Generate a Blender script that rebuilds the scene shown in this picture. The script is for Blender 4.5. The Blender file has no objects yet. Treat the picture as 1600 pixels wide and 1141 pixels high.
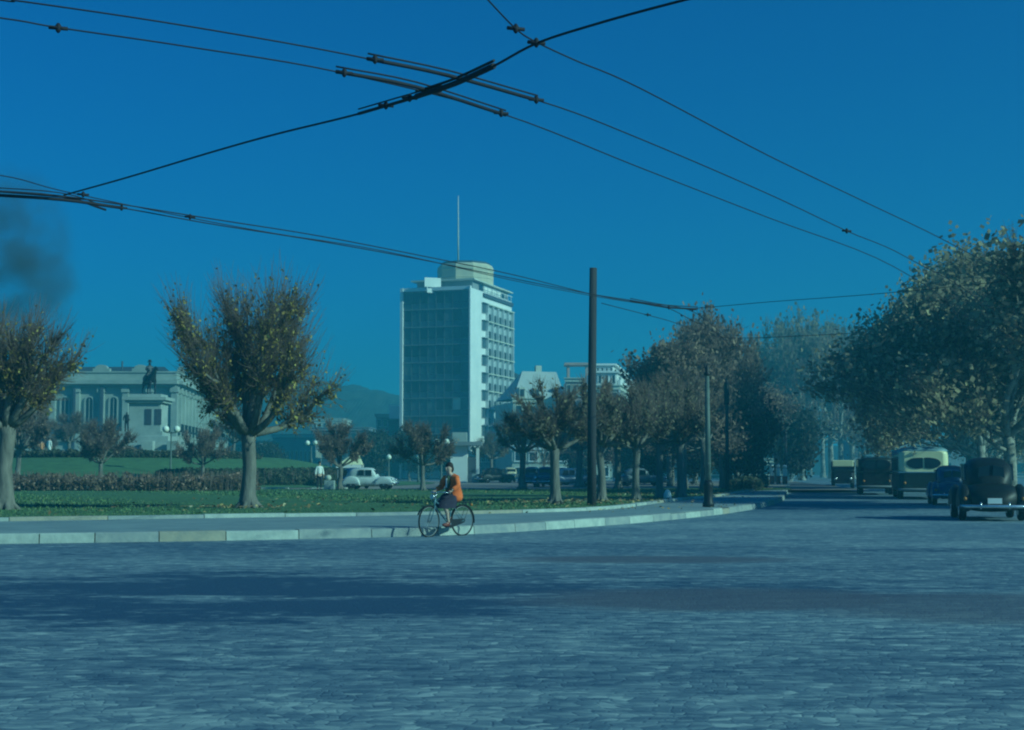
import bpy, bmesh, math, random
from mathutils import Vector, Matrix, Quaternion
R = math.radians
C = bpy.context.scene
col = C.collection

# ------------------------------------------------------------------ camera
F = 2222.2; HZ = 735.0; CAMH = 1.5
TH = math.atan((HZ - 570.5) / F)
cam_d = bpy.data.cameras.new('camera'); cam = bpy.data.objects.new('camera', cam_d); col.objects.link(cam)
cam.location = (0, 0, CAMH); cam.rotation_euler = (math.pi / 2 + TH, 0, 0)
cam_d.sensor_width = 36; cam_d.lens = 36 * F / 1600; cam_d.clip_start = .1; cam_d.clip_end = 9000
C.camera = cam
# ------------------------------------------------------------------ sky and sun
SUN_EL = R(27); SUN_H = Vector((.90, -.43, 0)).normalized()
w = bpy.data.worlds.new('World'); C.world = w; w.use_nodes = True
nt = w.node_tree; bg = nt.nodes['Background']
sky = nt.nodes.new('ShaderNodeTexSky'); sky.sky_type = 'NISHITA'; sky.sun_disc = False
sky.sun_elevation = SUN_EL; sky.sun_rotation = math.atan2(SUN_H.x, SUN_H.y)
sky.air_density = 1.3; sky.dust_density = .4; sky.ozone_density = 2.0
mx = nt.nodes.new('ShaderNodeMix'); mx.data_type = 'RGBA'; mx.blend_type = 'MULTIPLY'; mx.inputs[0].default_value = 1
mx.inputs[7].default_value = (.004, .31, .82, 1)
nt.links.new(sky.outputs[0], mx.inputs[6]); nt.links.new(mx.outputs[2], bg.inputs[0])
bg.inputs[1].default_value = .095
sd = bpy.data.lights.new('sun', 'SUN'); so = bpy.data.objects.new('sun', sd); col.objects.link(so)
sd.energy = 4.2; sd.angle = R(.6); sd.color = (.53, .96, .82)
SUN_DIR = Vector((SUN_H.x * math.cos(SUN_EL), SUN_H.y * math.cos(SUN_EL), math.sin(SUN_EL)))
so.rotation_euler = SUN_DIR.to_track_quat('Z', 'Y').to_euler()
vs = C.view_settings; vs.view_transform = 'Standard'; vs.look = 'None'; vs.gamma = 1; vs.exposure = 0
C.render.engine = 'CYCLES'; C.cycles.filter_width = 2.1
C.cycles.max_bounces = 5; C.cycles.diffuse_bounces = 2; C.cycles.glossy_bounces = 2; C.cycles.volume_bounces = 1
C.cycles.use_denoising = True

# ------------------------------------------------------------------ projection helpers
def ray(px, py):
    a = (px - 800) / F; b = (570.5 - py) / F
    return Vector((a, math.cos(TH) - b * math.sin(TH), math.sin(TH) + b * math.cos(TH)))
def at(px, py, Y):
    r = ray(px, py); r = r * (Y / r.y); return Vector((r.x, Y, r.z + CAMH))
def onz(px, py, z=0.0):
    r = ray(px, py); r = r * ((z - CAMH) / r.z); return Vector((r.x, r.y, z))

# ------------------------------------------------------------------ materials
MATS = {}
def mat(name, c, rough=.8, c2=None, scale=3.0, metal=0.0, bump=0.0, spec=.3, island=None, stretch=None, bscale=None, contrast=(.35, .65)):
    m = bpy.data.materials.new(name); m.use_nodes = True; MATS[name] = m
    t = m.node_tree; p = t.nodes['Principled BSDF']
    p.inputs['Roughness'].default_value = rough; p.inputs['Metallic'].default_value = metal
    p.inputs['Specular IOR Level'].default_value = spec
    co = t.nodes.new('ShaderNodeTexCoord'); src = co.outputs['Object']
    if stretch:
        mp = t.nodes.new('ShaderNodeMapping'); mp.inputs['Scale'].default_value = stretch
        t.links.new(src, mp.inputs[0]); src = mp.outputs[0]
    n = t.nodes.new('ShaderNodeTexNoise'); n.inputs['Scale'].default_value = scale; n.inputs['Detail'].default_value = 6
    n.inputs['Roughness'].default_value = .65
    t.links.new(src, n.inputs['Vector'])
    r = t.nodes.new('ShaderNodeValToRGB')
    r.color_ramp.elements[0].position = contrast[0]; r.color_ramp.elements[1].position = contrast[1]
    c2 = c2 or tuple(v * .72 for v in c)
    r.color_ramp.elements[0].color = (*c2, 1); r.color_ramp.elements[1].color = (*c, 1)
    out = r.outputs[0]
    if island:
        g = t.nodes.new('ShaderNodeNewGeometry')
        r.color_ramp.interpolation = 'LINEAR'
        el = r.color_ramp.elements
        while len(el) > 1: el.remove(el[-1])
        el[0].position = island[0][0]; el[0].color = (*island[0][1], 1)
        for ps, cc in island[1:]:
            e = el.new(ps); e.color = (*cc, 1)
        t.links.new(g.outputs['Random Per Island'], r.inputs[0])
    else:
        t.links.new(n.outputs['Fac'], r.inputs[0])
    t.links.new(out, p.inputs['Base Color'])
    if bump:
        b = t.nodes.new('ShaderNodeBump'); b.inputs['Strength'].default_value = bump; b.inputs['Distance'].default_value = .05
        if bscale:
            n2 = t.nodes.new('ShaderNodeTexNoise'); n2.inputs['Scale'].default_value = bscale; n2.inputs['Detail'].default_value = 5
            t.links.new(src, n2.inputs['Vector']); t.links.new(n2.outputs['Fac'], b.inputs['Height'])
        else: t.links.new(n.outputs['Fac'], b.inputs['Height'])
        t.links.new(b.outputs[0], p.inputs['Normal'])
    return m

def road_material():
    m = mat('cobbled_road', (.2, .2, .2), .75); t = m.node_tree; p = t.nodes['Principled BSDF']
    N = t.nodes.new; L = t.links.new
    co = N('ShaderNodeTexCoord')
    # worn setts: wobbled voronoi cells, longer across the street
    wn = N('ShaderNodeTexNoise'); wn.inputs['Scale'].default_value = 1.4; wn.inputs['Detail'].default_value = 3
    L(co.outputs['Object'], wn.inputs['Vector'])
    ad = N('ShaderNodeMix'); ad.data_type = 'RGBA'; ad.blend_type = 'LINEAR_LIGHT'; ad.inputs[0].default_value = .25
    L(co.outputs['Object'], ad.inputs[6]); L(wn.outputs['Color'], ad.inputs[7])
    mp = N('ShaderNodeMapping'); mp.inputs['Scale'].default_value = (9, 14, 1); mp.inputs['Rotation'].default_value = (0, 0, R(8))
    L(ad.outputs[2], mp.inputs[0])
    v = N('ShaderNodeTexVoronoi'); v.voronoi_dimensions = '2D'; v.inputs['Scale'].default_value = 1; v.inputs['Randomness'].default_value = .8
    L(mp.outputs[0], v.inputs['Vector'])
    sep = N('ShaderNodeSeparateColor'); L(v.outputs['Color'], sep.inputs[0])
    v2 = N('ShaderNodeTexVoronoi'); v2.voronoi_dimensions = '2D'; v2.feature = 'DISTANCE_TO_EDGE'; v2.inputs['Scale'].default_value = 1
    v2.inputs['Randomness'].default_value = .8; L(mp.outputs[0], v2.inputs['Vector'])
    # mid scale streaks
    mp3 = N('ShaderNodeMapping'); mp3.inputs['Scale'].default_value = (1.1, 3.2, 1); L(co.outputs['Object'], mp3.inputs[0])
    n3 = N('ShaderNodeTexNoise'); n3.inputs['Scale'].default_value = 1.1; n3.inputs['Detail'].default_value = 8; n3.inputs['Roughness'].default_value = .72
    L(mp3.outputs[0], n3.inputs['Vector'])
    # broad tone
    mp4 = N('ShaderNodeMapping'); mp4.inputs['Scale'].default_value = (.06, .2, 1); L(co.outputs['Object'], mp4.inputs[0])
    n4 = N('ShaderNodeTexNoise'); n4.inputs['Scale'].default_value = 1; n4.inputs['Detail'].default_value = 4
    L(mp4.outputs[0], n4.inputs['Vector'])
    def math_(op, a, b, clamp=False):
        q = N('ShaderNodeMath'); q.operation = op; q.use_clamp = clamp
        for i, s in enumerate((a, b)):
            if isinstance(s, (int, float)): q.inputs[i].default_value = s
            else: L(s, q.inputs[i])
        return q.outputs[0]
    def rng(s, a, b, c, d):
        q = N('ShaderNodeMapRange'); q.inputs[1].default_value = a; q.inputs[2].default_value = b; q.inputs[3].default_value = c; q.inputs[4].default_value = d
        L(s, q.inputs[0]); return q.outputs[0]
    fac = math_('ADD', rng(sep.outputs[0], 0, 1, -.17, .17), rng(n3.outputs['Fac'], .3, .7, .06, .92))
    fac = math_('ADD', fac, rng(n4.outputs['Fac'], .35, .65, -.22, .18))
    fac = math_('ADD', fac, rng(math_('POWER', sep.outputs[1], 12), 0, 1, 0, .55))  # a few setts paled: sun glints painted into the colour
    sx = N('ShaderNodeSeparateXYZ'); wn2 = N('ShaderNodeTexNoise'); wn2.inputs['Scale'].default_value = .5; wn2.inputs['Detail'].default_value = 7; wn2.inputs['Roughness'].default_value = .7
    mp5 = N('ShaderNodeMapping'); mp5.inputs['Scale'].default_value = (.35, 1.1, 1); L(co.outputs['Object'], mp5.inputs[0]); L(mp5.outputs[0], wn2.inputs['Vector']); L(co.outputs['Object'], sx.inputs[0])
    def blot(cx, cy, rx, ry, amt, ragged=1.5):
        # a dark blot on the cobbles with a ragged outline
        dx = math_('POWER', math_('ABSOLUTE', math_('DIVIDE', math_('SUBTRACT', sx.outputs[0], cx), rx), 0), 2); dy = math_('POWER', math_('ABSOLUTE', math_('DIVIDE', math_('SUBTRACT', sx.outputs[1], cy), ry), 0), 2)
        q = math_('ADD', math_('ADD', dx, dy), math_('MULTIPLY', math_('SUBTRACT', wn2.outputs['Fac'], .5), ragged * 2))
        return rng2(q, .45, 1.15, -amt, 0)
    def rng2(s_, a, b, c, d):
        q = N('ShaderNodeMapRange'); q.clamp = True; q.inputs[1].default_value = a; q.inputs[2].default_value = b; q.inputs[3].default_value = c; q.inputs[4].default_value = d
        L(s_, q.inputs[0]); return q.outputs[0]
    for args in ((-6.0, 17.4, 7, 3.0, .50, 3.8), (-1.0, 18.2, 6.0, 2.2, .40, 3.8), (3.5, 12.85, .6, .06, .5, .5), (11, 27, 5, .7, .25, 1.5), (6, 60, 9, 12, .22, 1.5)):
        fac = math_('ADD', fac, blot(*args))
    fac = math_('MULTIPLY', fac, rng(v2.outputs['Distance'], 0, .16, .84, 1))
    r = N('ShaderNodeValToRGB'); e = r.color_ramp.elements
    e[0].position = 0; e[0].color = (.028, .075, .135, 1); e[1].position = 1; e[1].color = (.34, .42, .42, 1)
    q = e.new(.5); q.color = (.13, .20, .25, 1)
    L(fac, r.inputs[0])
    mk = 0.0
    for args in ((2.4, 24.2, 2.6, 1.2, .85, .6), (2.4, 16.8, 2.6, 1.7, .85, .9), (5.6, 15.8, 3.0, 2.0, .7, 1.0), (9.5, 15.2, 3.5, 1.8, .5, 1.0)): mk = math_('MAXIMUM', mk, math_('MULTIPLY', blot(*args), -1.0))
    pm = N('ShaderNodeMix'); pm.data_type = 'RGBA'; L(mk, pm.inputs[0]); L(r.outputs[0], pm.inputs[6])
    n6 = N('ShaderNodeTexNoise'); n6.inputs['Scale'].default_value = 9; L(co.outputs['Object'], n6.inputs['Vector']); r6 = N('ShaderNodeValToRGB')   # asphalt repair
    r6.color_ramp.elements[0].color = (.065, .08, .115, 1); r6.color_ramp.elements[1].color = (.115, .125, .155, 1); L(n6.outputs['Fac'], r6.inputs[0]); L(r6.outputs[0], pm.inputs[7])
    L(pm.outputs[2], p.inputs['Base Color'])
    b = N('ShaderNodeBump'); b.inputs['Strength'].default_value = .3; b.inputs['Distance'].default_value = .02
    L(math_('ADD', rng(v2.outputs['Distance'], 0, .15, 0, .6), math_('ADD', math_('MULTIPLY', n3.outputs['Fac'], .8), math_('MULTIPLY', sep.outputs[2], .3))), b.inputs['Height'])
    L(b.outputs[0], p.inputs['Normal'])
    return m
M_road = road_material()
M_patch = mat('worn_asphalt', (.15, .15, .18), .85, (.10, .115, .145), 2.2, bump=.4, stretch=(.4, 1.4, 1), contrast=(.3, .7))
M_tar = mat('tar', (.05, .045, .05), .8, (.03, .03, .04), 2)
M_side = mat('sidewalk_concrete', (.26, .33, .33), .85, (.19, .25, .265), .8, bump=.25, bscale=14)
M_kerb = [mat('kerb_stone', (.34, .37, .34), .8, (.22, .26, .27), 2.5, bump=.3, bscale=9),
          mat('kerb_stone_warm', (.40, .36, .27), .8, (.27, .27, .23), 2.5, bump=.3, bscale=9),
          mat('kerb_stone_pale', (.47, .52, .46), .8, (.32, .37, .34), 2.5, bump=.3, bscale=9)]
M_tan = mat('tan_paving', (.34, .27, .22), .9, (.25, .22, .20), .3)
M_ground = mat('far_ground', (.07, .085, .08), .95, (.045, .055, .055), .08)
M_grass = mat('lawn_grass', (.10, .21, .085), .95, (.06, .13, .06), 1.6, bump=.8, bscale=22, stretch=(.6, 1, 1))
M_blade = mat('grass_blades', (.06, .1, .04), .9, island=[(0, (.06, .13, .055)), (.6, (.11, .20, .08)), (.93, (.16, .22, .10)), (1, (.24, .24, .14))])
M_fallen = mat('fallen_leaf', (.3, .2, .1), .9, island=[(0, (.16, .1, .06)), (.5, (.3, .2, .09)), (.85, (.42, .32, .14)), (1, (.5, .45, .3))])
M_bark = mat('bark', (.24, .22, .19), .95, (.10, .098, .09), 5, bump=1.0, stretch=(1, 1, .28), contrast=(.3, .7))
M_barkpale = mat('pale_plane_bark', (.34, .34, .28), .9, (.13, .13, .11), 1.6, bump=.5, contrast=(.42, .58))
M_twig = mat('twigs', (.23, .16, .13), .95, (.15, .105, .09), 4)
def leafmat(name, ramp, tr=.5):
    m = mat(name, (.1, .1, .05), .7, island=ramp, spec=.25); t = m.node_tree; p = t.nodes['Principled BSDF']
    out = [n for n in t.nodes if n.type == 'OUTPUT_MATERIAL'][0]
    tl = t.nodes.new('ShaderNodeBsdfTranslucent'); ms = t.nodes.new('ShaderNodeMixShader'); ms.inputs[0].default_value = tr
    cr = [n for n in t.nodes if n.type == 'VALTORGB'][0]
    t.links.new(cr.outputs[0], tl.inputs[0]); t.links.new(p.outputs[0], ms.inputs[1]); t.links.new(tl.outputs[0], ms.inputs[2])
    t.links.new(ms.outputs[0], out.inputs[0]); return m
M_leafA = leafmat('autumn_leaves', [(0, (.10, .08, .05)), (.35, (.20, .15, .06)), (.62, (.38, .25, .08)), (.8, (.6, .42, .10)), (1, (.85, .7, .2))])
M_leafB = leafmat('olive_leaves', [(0, (.15, .13, .10)), (.5, (.26, .22, .15)), (.85, (.36, .30, .18)), (1, (.52, .44, .24))])
M_leafP = leafmat('plane_tree_leaves', [(0, (.22, .18, .13)), (.45, (.34, .28, .18)), (.8, (.46, .38, .23)), (.95, (.6, .5, .28)), (1, (.78, .68, .36))])
M_leafD = leafmat('dark_evergreen_leaves', [(0, (0.035, 0.05, 0.045)), (0.6, (0.07, 0.085, 0.07)), (1, (0.14, 0.14, 0.1))])
M_leafR = leafmat('dry_russet_leaves', [(0, (0.14, 0.1, 0.09)), (0.5, (0.28, 0.19, 0.15)), (1, (0.5, 0.36, 0.24))])
M_rose = leafmat('rose_leaves', [(0, (0.14, 0.09, 0.06)), (0.5, (0.26, 0.17, 0.11)), (0.84, (0.36, 0.24, 0.15)), (0.92, (0.7, 0.4, 0.28)), (1, (0.9, 0.65, 0.5))])
M_hedge = leafmat('hedge_leaves', [(0, (0.045, 0.068, 0.045)), (0.6, (0.09, 0.112, 0.068)), (1, (0.195, 0.18, 0.105))])
M_white = mat('white_render', (.80, .82, .78), .75, (.68, .72, .70), .35)
M_cream = mat('cream_stucco', (.50, .52, .42), .85, (.36, .40, .34), .35, bump=.1)
M_cream2 = mat('pale_stone', (.60, .62, .50), .85, (.46, .50, .42), .3)
M_pink = mat('pink_stucco', (.55, .36, .31), .85, (.42, .30, .27), .3)
M_grey = mat('grey_concrete', (.26, .29, .30), .85, (.18, .21, .23), .3)
M_dgrey = mat('dark_wall', (.07, .09, .12), .85, (.045, .06, .09), .3)
M_paleroof = mat('pale_zinc_roof', (.48, .52, .50), .7, (.38, .42, .41), .6)
M_slate = mat('slate_roof', (.07, .085, .10), .6, (.045, .055, .07), .8)
M_glass = mat('window_glass', (.02, .03, .045), .12, (.012, .02, .035), 1, spec=.6)
M_cglass = [mat('curtain_glass_a', (.028, .05, .075), .25, (.02, .038, .06), .6, spec=.5), mat('curtain_glass_b', (.06, .10, .125), .3, (.04, .07, .10), .6, spec=.5),
            mat('curtain_glass_c', (.018, .03, .05), .2, (.012, .02, .035), .6, spec=.5), mat('curtain_blind', (.13, .17, .19), .6, (.09, .13, .15), .6)]
M_tglass = mat('tower_window_glass', (.02, .03, .04), .5, (.01, .016, .025), 1, spec=.3)
M_span = mat('spandrel_blue', (.05, .10, .145), .35, (.035, .075, .11), .5, spec=.5)
M_mull = mat('mullion_metal', (.13, .16, .18), .5, (.09, .12, .14), 1)
M_drum = mat('drum_yellow', (.62, .56, .38), .8, (.48, .46, .34), .5, stretch=(1, 1, .3))
M_wood = mat('pole_wood', (.065, .06, .065), .9, (.035, .035, .042), 5, bump=.6, stretch=(1, 1, .1))
M_iron = mat('green_painted_iron', (.13, .17, .15), .55, (.08, .11, .10), 3)
M_black = mat('black_metal', (.02, .022, .026), .5, (.012, .014, .018), 3)
M_wire = mat('wire', (.022, .02, .03), .7)
M_bronze = mat('dark_bronze', (.028, .032, .04), .5, (.018, .02, .026), 3, metal=.3)
M_plinth = mat('monument_stone', (.40, .46, .42), .85, (.28, .34, .32), .6, bump=.1)
M_lamp = mat('opal_glass', (.85, .88, .75), .3, (.8, .84, .7), 2)
M_rubber = mat('rubber', (.015, .015, .018), .9)
M_chrome = mat('chrome', (.75, .78, .78), .25, metal=.9)
M_rim = mat('dull_chrome', (.35, .38, .38), .5, metal=.5)
M_steel = mat('painted_steel_blue', (.12, .25, .30), .4, (.09, .2, .25), 3)
M_skin = mat('skin', (.62, .42, .32), .6, (.56, .37, .28), 4)
M_coat = mat('orange_coat', (.98, .20, .05), .85, (.78, .14, .035), 7, bump=.3)
M_skirt = mat('dark_skirt', (.04, .035, .06), .9, (.025, .022, .04), 5)
M_hair = mat('dark_hair', (.03, .02, .018), .7)
M_shoe = mat('red_brown_shoe', (.22, .05, .035), .5)
M_scarf = mat('green_scarf', (.06, .10, .06), .9)
M_shirt = mat('white_cloth', (.85, .86, .80), .8, (.75, .78, .72), 5)
M_shirtO = mat('orange_cloth', (.70, .30, .14), .8)
M_trouser = mat('dark_trousers', (.03, .035, .05), .9)
M_red = mat('red_paint', (.55, .07, .04), .5)
M_tail = mat('tail_lamp_glass', (.55, .22, .05), .3)
M_ybus = mat('bus_cream', (.88, .84, .50), .4, (.74, .72, .44), 1.2, spec=.5)
M_bgreen = mat('bus_dark_green', (.022, .035, .035), .45, (.015, .024, .026), 1)
M_broof = mat('bus_roof_blue', (.22, .36, .40), .5, (.16, .28, .33), 1)
M_maroon = mat('maroon_paint', (.07, .022, .022), .5)
M_hill = mat('wooded_hill', (.04, .055, .04), .95, (.02, .03, .026), .05, bump=.5)

# ------------------------------------------------------------------ object helpers
def tag(o, label=None, cat=None, group=None, kind=None):
    if label: o['label'] = label
    if cat: o['category'] = cat
    if group: o['group'] = group
    if kind: o['kind'] = kind
    return o
def empty(name, loc, label, cat, group=None, rz=0, scale=1):
    o = bpy.data.objects.new(name, None); col.objects.link(o); o.location = loc; o.rotation_euler = (0, 0, rz)
    o.scale = (scale,) * 3 if not isinstance(scale, tuple) else scale
    o.empty_display_size = .2
    return tag(o, label, cat, group)
class MB:
    def __init__(s): s.v = []; s.f = []; s.m = []; s.mi = 0; s.sm = False; s.s = []
    def add(s, vs_, fs, smooth=None):
        b = len(s.v); s.v += [tuple(v) for v in vs_]
        for f in fs:
            s.f.append(tuple(b + i for i in f)); s.m.append(s.mi); s.s.append(s.sm if smooth is None else smooth)
    def box(s, x0, x1, y0, y1, z0, z1):
        v = [(x, y, z) for z in (z0, z1) for y in (y0, y1) for x in (x0, x1)]
        s.add(v, [(0, 2, 3, 1), (4, 5, 7, 6), (0, 1, 5, 4), (2, 6, 7, 3), (0, 4, 6, 2), (1, 3, 7, 5)], False)
    def fbox(s, fr, a, b, z0, z1, d0, d1):
        O, u, n = fr
        v = [O + u * x + n * d + Vector((0, 0, z)) for z in (z0, z1) for d in (d0, d1) for x in (a, b)]
        s.add(v, [(0, 2, 3, 1), (4, 5, 7, 6), (0, 1, 5, 4), (2, 6, 7, 3), (0, 4, 6, 2), (1, 3, 7, 5)], False)
    def tube(s, pts, rad, n=8, caps=True, smooth=True):
        pts = [Vector(p) for p in pts]; k = len(pts)
        rad = [rad] * k if isinstance(rad, (int, float)) else rad
        rings = []; ref = None; b = len(s.v)
        for i, p in enumerate(pts):
            t = (pts[min(i + 1, k - 1)] - pts[max(i - 1, 0)])
            t = t.normalized() if t.length > 1e-9 else Vector((0, 0, 1))
            if ref is None: ref = Vector((1, 0, 0)) if abs(t.x) < .8 else Vector((0, 1, 0))
            a = (ref - t * ref.dot(t)).normalized(); ref = a; c = t.cross(a)
            for j in range(n):
                g = 2 * math.pi * j / n; s.v.append(tuple(p + (a * math.cos(g) + c * math.sin(g)) * rad[i]))
        for i in range(k - 1):
            for j in range(n):
                j2 = (j + 1) % n
                s.f.append((b + i * n + j, b + i * n + j2, b + (i + 1) * n + j2, b + (i + 1) * n + j)); s.m.append(s.mi); s.s.append(smooth)
        if caps:
            s.f.append(tuple(b + j for j in reversed(range(n)))); s.m.append(s.mi); s.s.append(False)
            s.f.append(tuple(b + (k - 1) * n + j for j in range(n))); s.m.append(s.mi); s.s.append(False)
    def lathe(s, prof, n=16, c=(0, 0, 0), smooth=True):
        b = len(s.v); c = Vector(c)
        for r_, z in prof:
            for j in range(n):
                g = 2 * math.pi * j / n; s.v.append((c.x + r_ * math.cos(g), c.y + r_ * math.sin(g), c.z + z))
        for i in range(len(prof) - 1):
            for j in range(n):
                j2 = (j + 1) % n
                s.f.append((b + i * n + j, b + i * n + j2, b + (i + 1) * n + j2, b + (i + 1) * n + j)); s.m.append(s.mi); s.s.append(smooth)
        s.f.append(tuple(b + j for j in reversed(range(n)))); s.m.append(s.mi); s.s.append(False)
        s.f.append(tuple(b + (len(prof) - 1) * n + j for j in range(n))); s.m.append(s.mi); s.s.append(False)
    def ball(s, c, r_, n=12, sc=(1, 1, 1)):
        prof = [(max(1e-3, math.sin(math.pi * i / 8)), -math.cos(math.pi * i / 8)) for i in range(9)]
        b = len(s.v); s.lathe(prof, n)
        for i in range(b, len(s.v)):
            x, y, z = s.v[i]; s.v[i] = (c[0] + x * r_ * sc[0], c[1] + y * r_ * sc[1], c[2] + z * r_ * sc[2])
    def prism(s, poly, a, b_, axis=1, smooth=False):
        # poly: list of (p, q) ; extruded along axis from a to b_
        n = len(poly)
        def mk(p, q, t):
            return (t, p, q) if axis == 0 else ((p, t, q) if axis == 1 else (p, q, t))
        vs_ = [mk(p, q, a) for p, q in poly] + [mk(p, q, b_) for p, q in poly]
        fs = [tuple(range(n)), tuple(reversed(range(n, 2 * n)))]
        base = len(s.v); s.add(vs_, fs, False)
        for i in range(n):
            j = (i + 1) % n; s.f.append((base + i, base + n + i, base + n + j, base + j)); s.m.append(s.mi); s.s.append(smooth)
    def quad(s, c, u, v_):
        b = len(s.v); s.v += [tuple(c - u - v_), tuple(c + u - v_), tuple(c + u + v_), tuple(c - u + v_)]
        s.f.append((b, b + 1, b + 2, b + 3)); s.m.append(s.mi); s.s.append(False)
    def mesh(s, name, mats):
        me = bpy.data.meshes.new(name); me.from_pydata(s.v, [], s.f); me.update()
        if not isinstance(mats, (list, tuple)): mats = [mats]
        for m in mats: me.materials.append(m)
        me.polygons.foreach_set('material_index', s.m); me.polygons.foreach_set('use_smooth', s.s)
        return me
    def build(s, name, mats, parent=None, fix=False, bevel=0):
        me = s.mesh(name, mats)
        if fix:
            bm = bmesh.new(); bm.from_mesh(me); bmesh.ops.recalc_face_normals(bm, faces=bm.faces); bm.to_mesh(me); bm.free()
        o = bpy.data.objects.new(name, me); col.objects.link(o)
        if parent: o.parent = parent
        if bevel:
            bv = o.modifiers.new('bevel', 'BEVEL'); bv.width = bevel; bv.segments = 2; bv.limit_method = 'ANGLE'
        return o
def copy_tree(o, parent=None):
    c = o.copy(); col.objects.link(c); c.parent = parent
    for ch in list(KIDS.get(o.name, o.children)): copy_tree(ch, c)
    return c
KIDS = {}
def catmull(pts, n=12):
    P = [Vector(p) for p in pts]; P = [P[0] * 2 - P[1]] + P + [P[-1] * 2 - P[-2]]; out = []
    for i in range(1, len(P) - 2):
        a, b, c, d = P[i - 1:i + 3]
        for k in range(n):
            t = k / n
            out.append(.5 * ((2 * b) + (c - a) * t + (2 * a - 5 * b + 4 * c - d) * t * t + (3 * b - a - 3 * c + d) * t ** 3))
    out.append(P[-2]); return out
def resample(pts, step):
    out = [pts[0]]; acc = 0
    for i in range(1, len(pts)):
        seg = (pts[i] - pts[i - 1]); L = seg.length; t = step - acc
        while t <= L: out.append(pts[i - 1] + seg * (t / L)); t += step
        acc = (acc + L) % step if L else acc
        acc = L - (t - step)
    return out
def at_param(pts, n):
    L = [0]
    for i in range(1, len(pts)): L.append(L[-1] + (pts[i] - pts[i - 1]).length)
    out = []; j = 0
    for k in range(n):
        d = L[-1] * k / (n - 1)
        while j < len(L) - 2 and L[j + 1] < d: j += 1
        out.append(pts[j].lerp(pts[j + 1], (d - L[j]) / max(1e-9, L[j + 1] - L[j])))
    return out

# ================================================================== THE SETTING
b = MB(); b.add([(-2600, -60, -.06), (2600, -60, -.06), (2600, 2700, -.06), (-2600, 2700, -.06)], [(0, 1, 2, 3)])
tag(b.build('ground', M_ground), kind='structure')
KH = .2
AVS = .22                                         # lean of the avenue away from the view axis
kerb_px = [(-700, 852), (-250, 851.5), (0, 850), (345, 845), (640, 838.5), (740, 834.5), (840, 829), (1000, 817), (1100, 807), (1160, 799), (1200, 791), (1222, 783.5)]
kerb = [onz(*p) for p in kerb_px]
e = kerb[-1]
for dd in (12, 30, 60, 110, 180, 300): kerb.append(Vector((e.x + .1 + (AVS - .02) * dd, e.y + dd, 0)))
kerb_c = catmull(kerb, 14)
bord_px = [(-700, 820), (-250, 817), (0, 814), (430, 807.5), (640, 804.5), (850, 800), (960, 795), (1010, 788.5), (1060, 782)]
bord = [onz(p[0], p[1], KH) for p in bord_px]
e2 = bord[-1]
for dd in (8, 18, 34): bord.append(Vector((e2.x + .6 + AVS * dd * 1.2, e2.y + dd, KH)))
bord_c = catmull(bord, 14)
# road sheet
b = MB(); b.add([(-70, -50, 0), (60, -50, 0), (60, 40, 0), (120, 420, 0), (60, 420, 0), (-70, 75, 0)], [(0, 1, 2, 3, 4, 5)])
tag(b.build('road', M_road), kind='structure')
# pavement slab between kerb and lawn border
n = 220
ka = [p for p in kerb_c if p.y < e.y + 62]; A = at_param(ka, n); Bc = at_param(bord_c, n)
b = MB(); vs_ = []
for p, q in zip(A, Bc): vs_ += [(p.x, p.y + .05, KH - .012), (q.x, q.y, KH - .012)]
b.add(vs_, [(2 * i, 2 * i + 2, 2 * i + 3, 2 * i + 1) for i in range(n - 1)])
tag(b.build('pavement', M_side), kind='structure')
def stones(curve, L, wd, z0, z1, name, seed, weights, gap=.02):
    rnd = random.Random(seed); b = MB(); pts = resample(curve, .1); i = 0; side = []
    while i < len(pts) - 4:
        k = min(int(L * (.75 + .5 * rnd.random()) * 10), len(pts) - 1 - i)
        if k < 2: break
        seg = pts[i:i + k + 1:3] if k > 6 else [pts[i], pts[i + k]]
        if seg[-1] is not pts[i + k]: seg = seg + [pts[i + k]]
        d0 = (seg[1] - seg[0]).normalized(); seg = [seg[0] + d0 * gap] + list(seg[1:])
        b.mi = rnd.choices([0, 1, 2], weights)[0]; j = rnd.uniform(-.012, .012); base = len(b.v)
        for a_, p in enumerate(seg):
            t = (seg[min(a_ + 1, len(seg) - 1)] - seg[max(a_ - 1, 0)]).normalized(); nn = Vector((-t.y, t.x, 0))
            q = p + nn * wd
            b.v += [(p.x, p.y, z0), (p.x + nn.x * .02, p.y + nn.y * .02, z1 + j - .02), (p.x + nn.x * .05, p.y + nn.y * .05, z1 + j), (q.x, q.y, z1 + j), (q.x, q.y, z0)]
        m_ = len(seg)
        for a_ in range(m_ - 1):
            for c_ in range(4):
                b.f.append((base + a_ * 5 + c_, base + (a_ + 1) * 5 + c_, base + (a_ + 1) * 5 + c_ + 1, base + a_ * 5 + c_ + 1)); b.m.append(b.mi); b.s.append(False)
        for e_ in (0, m_ - 1):
            b.f.append(tuple(base + e_ * 5 + c_ for c_ in range(5))); b.m.append(b.mi); b.s.append(False)
        i += k
    return tag(b.build(name, M_kerb), kind='structure')
stones(kerb_c[:], 1.5, .34, -.02, KH, 'kerb', 3, [6, 2, 3])
stones(bord_c, 2.6, .30, 0, KH + .09, 'lawn_kerb', 5, [2, 4, 6])
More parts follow.
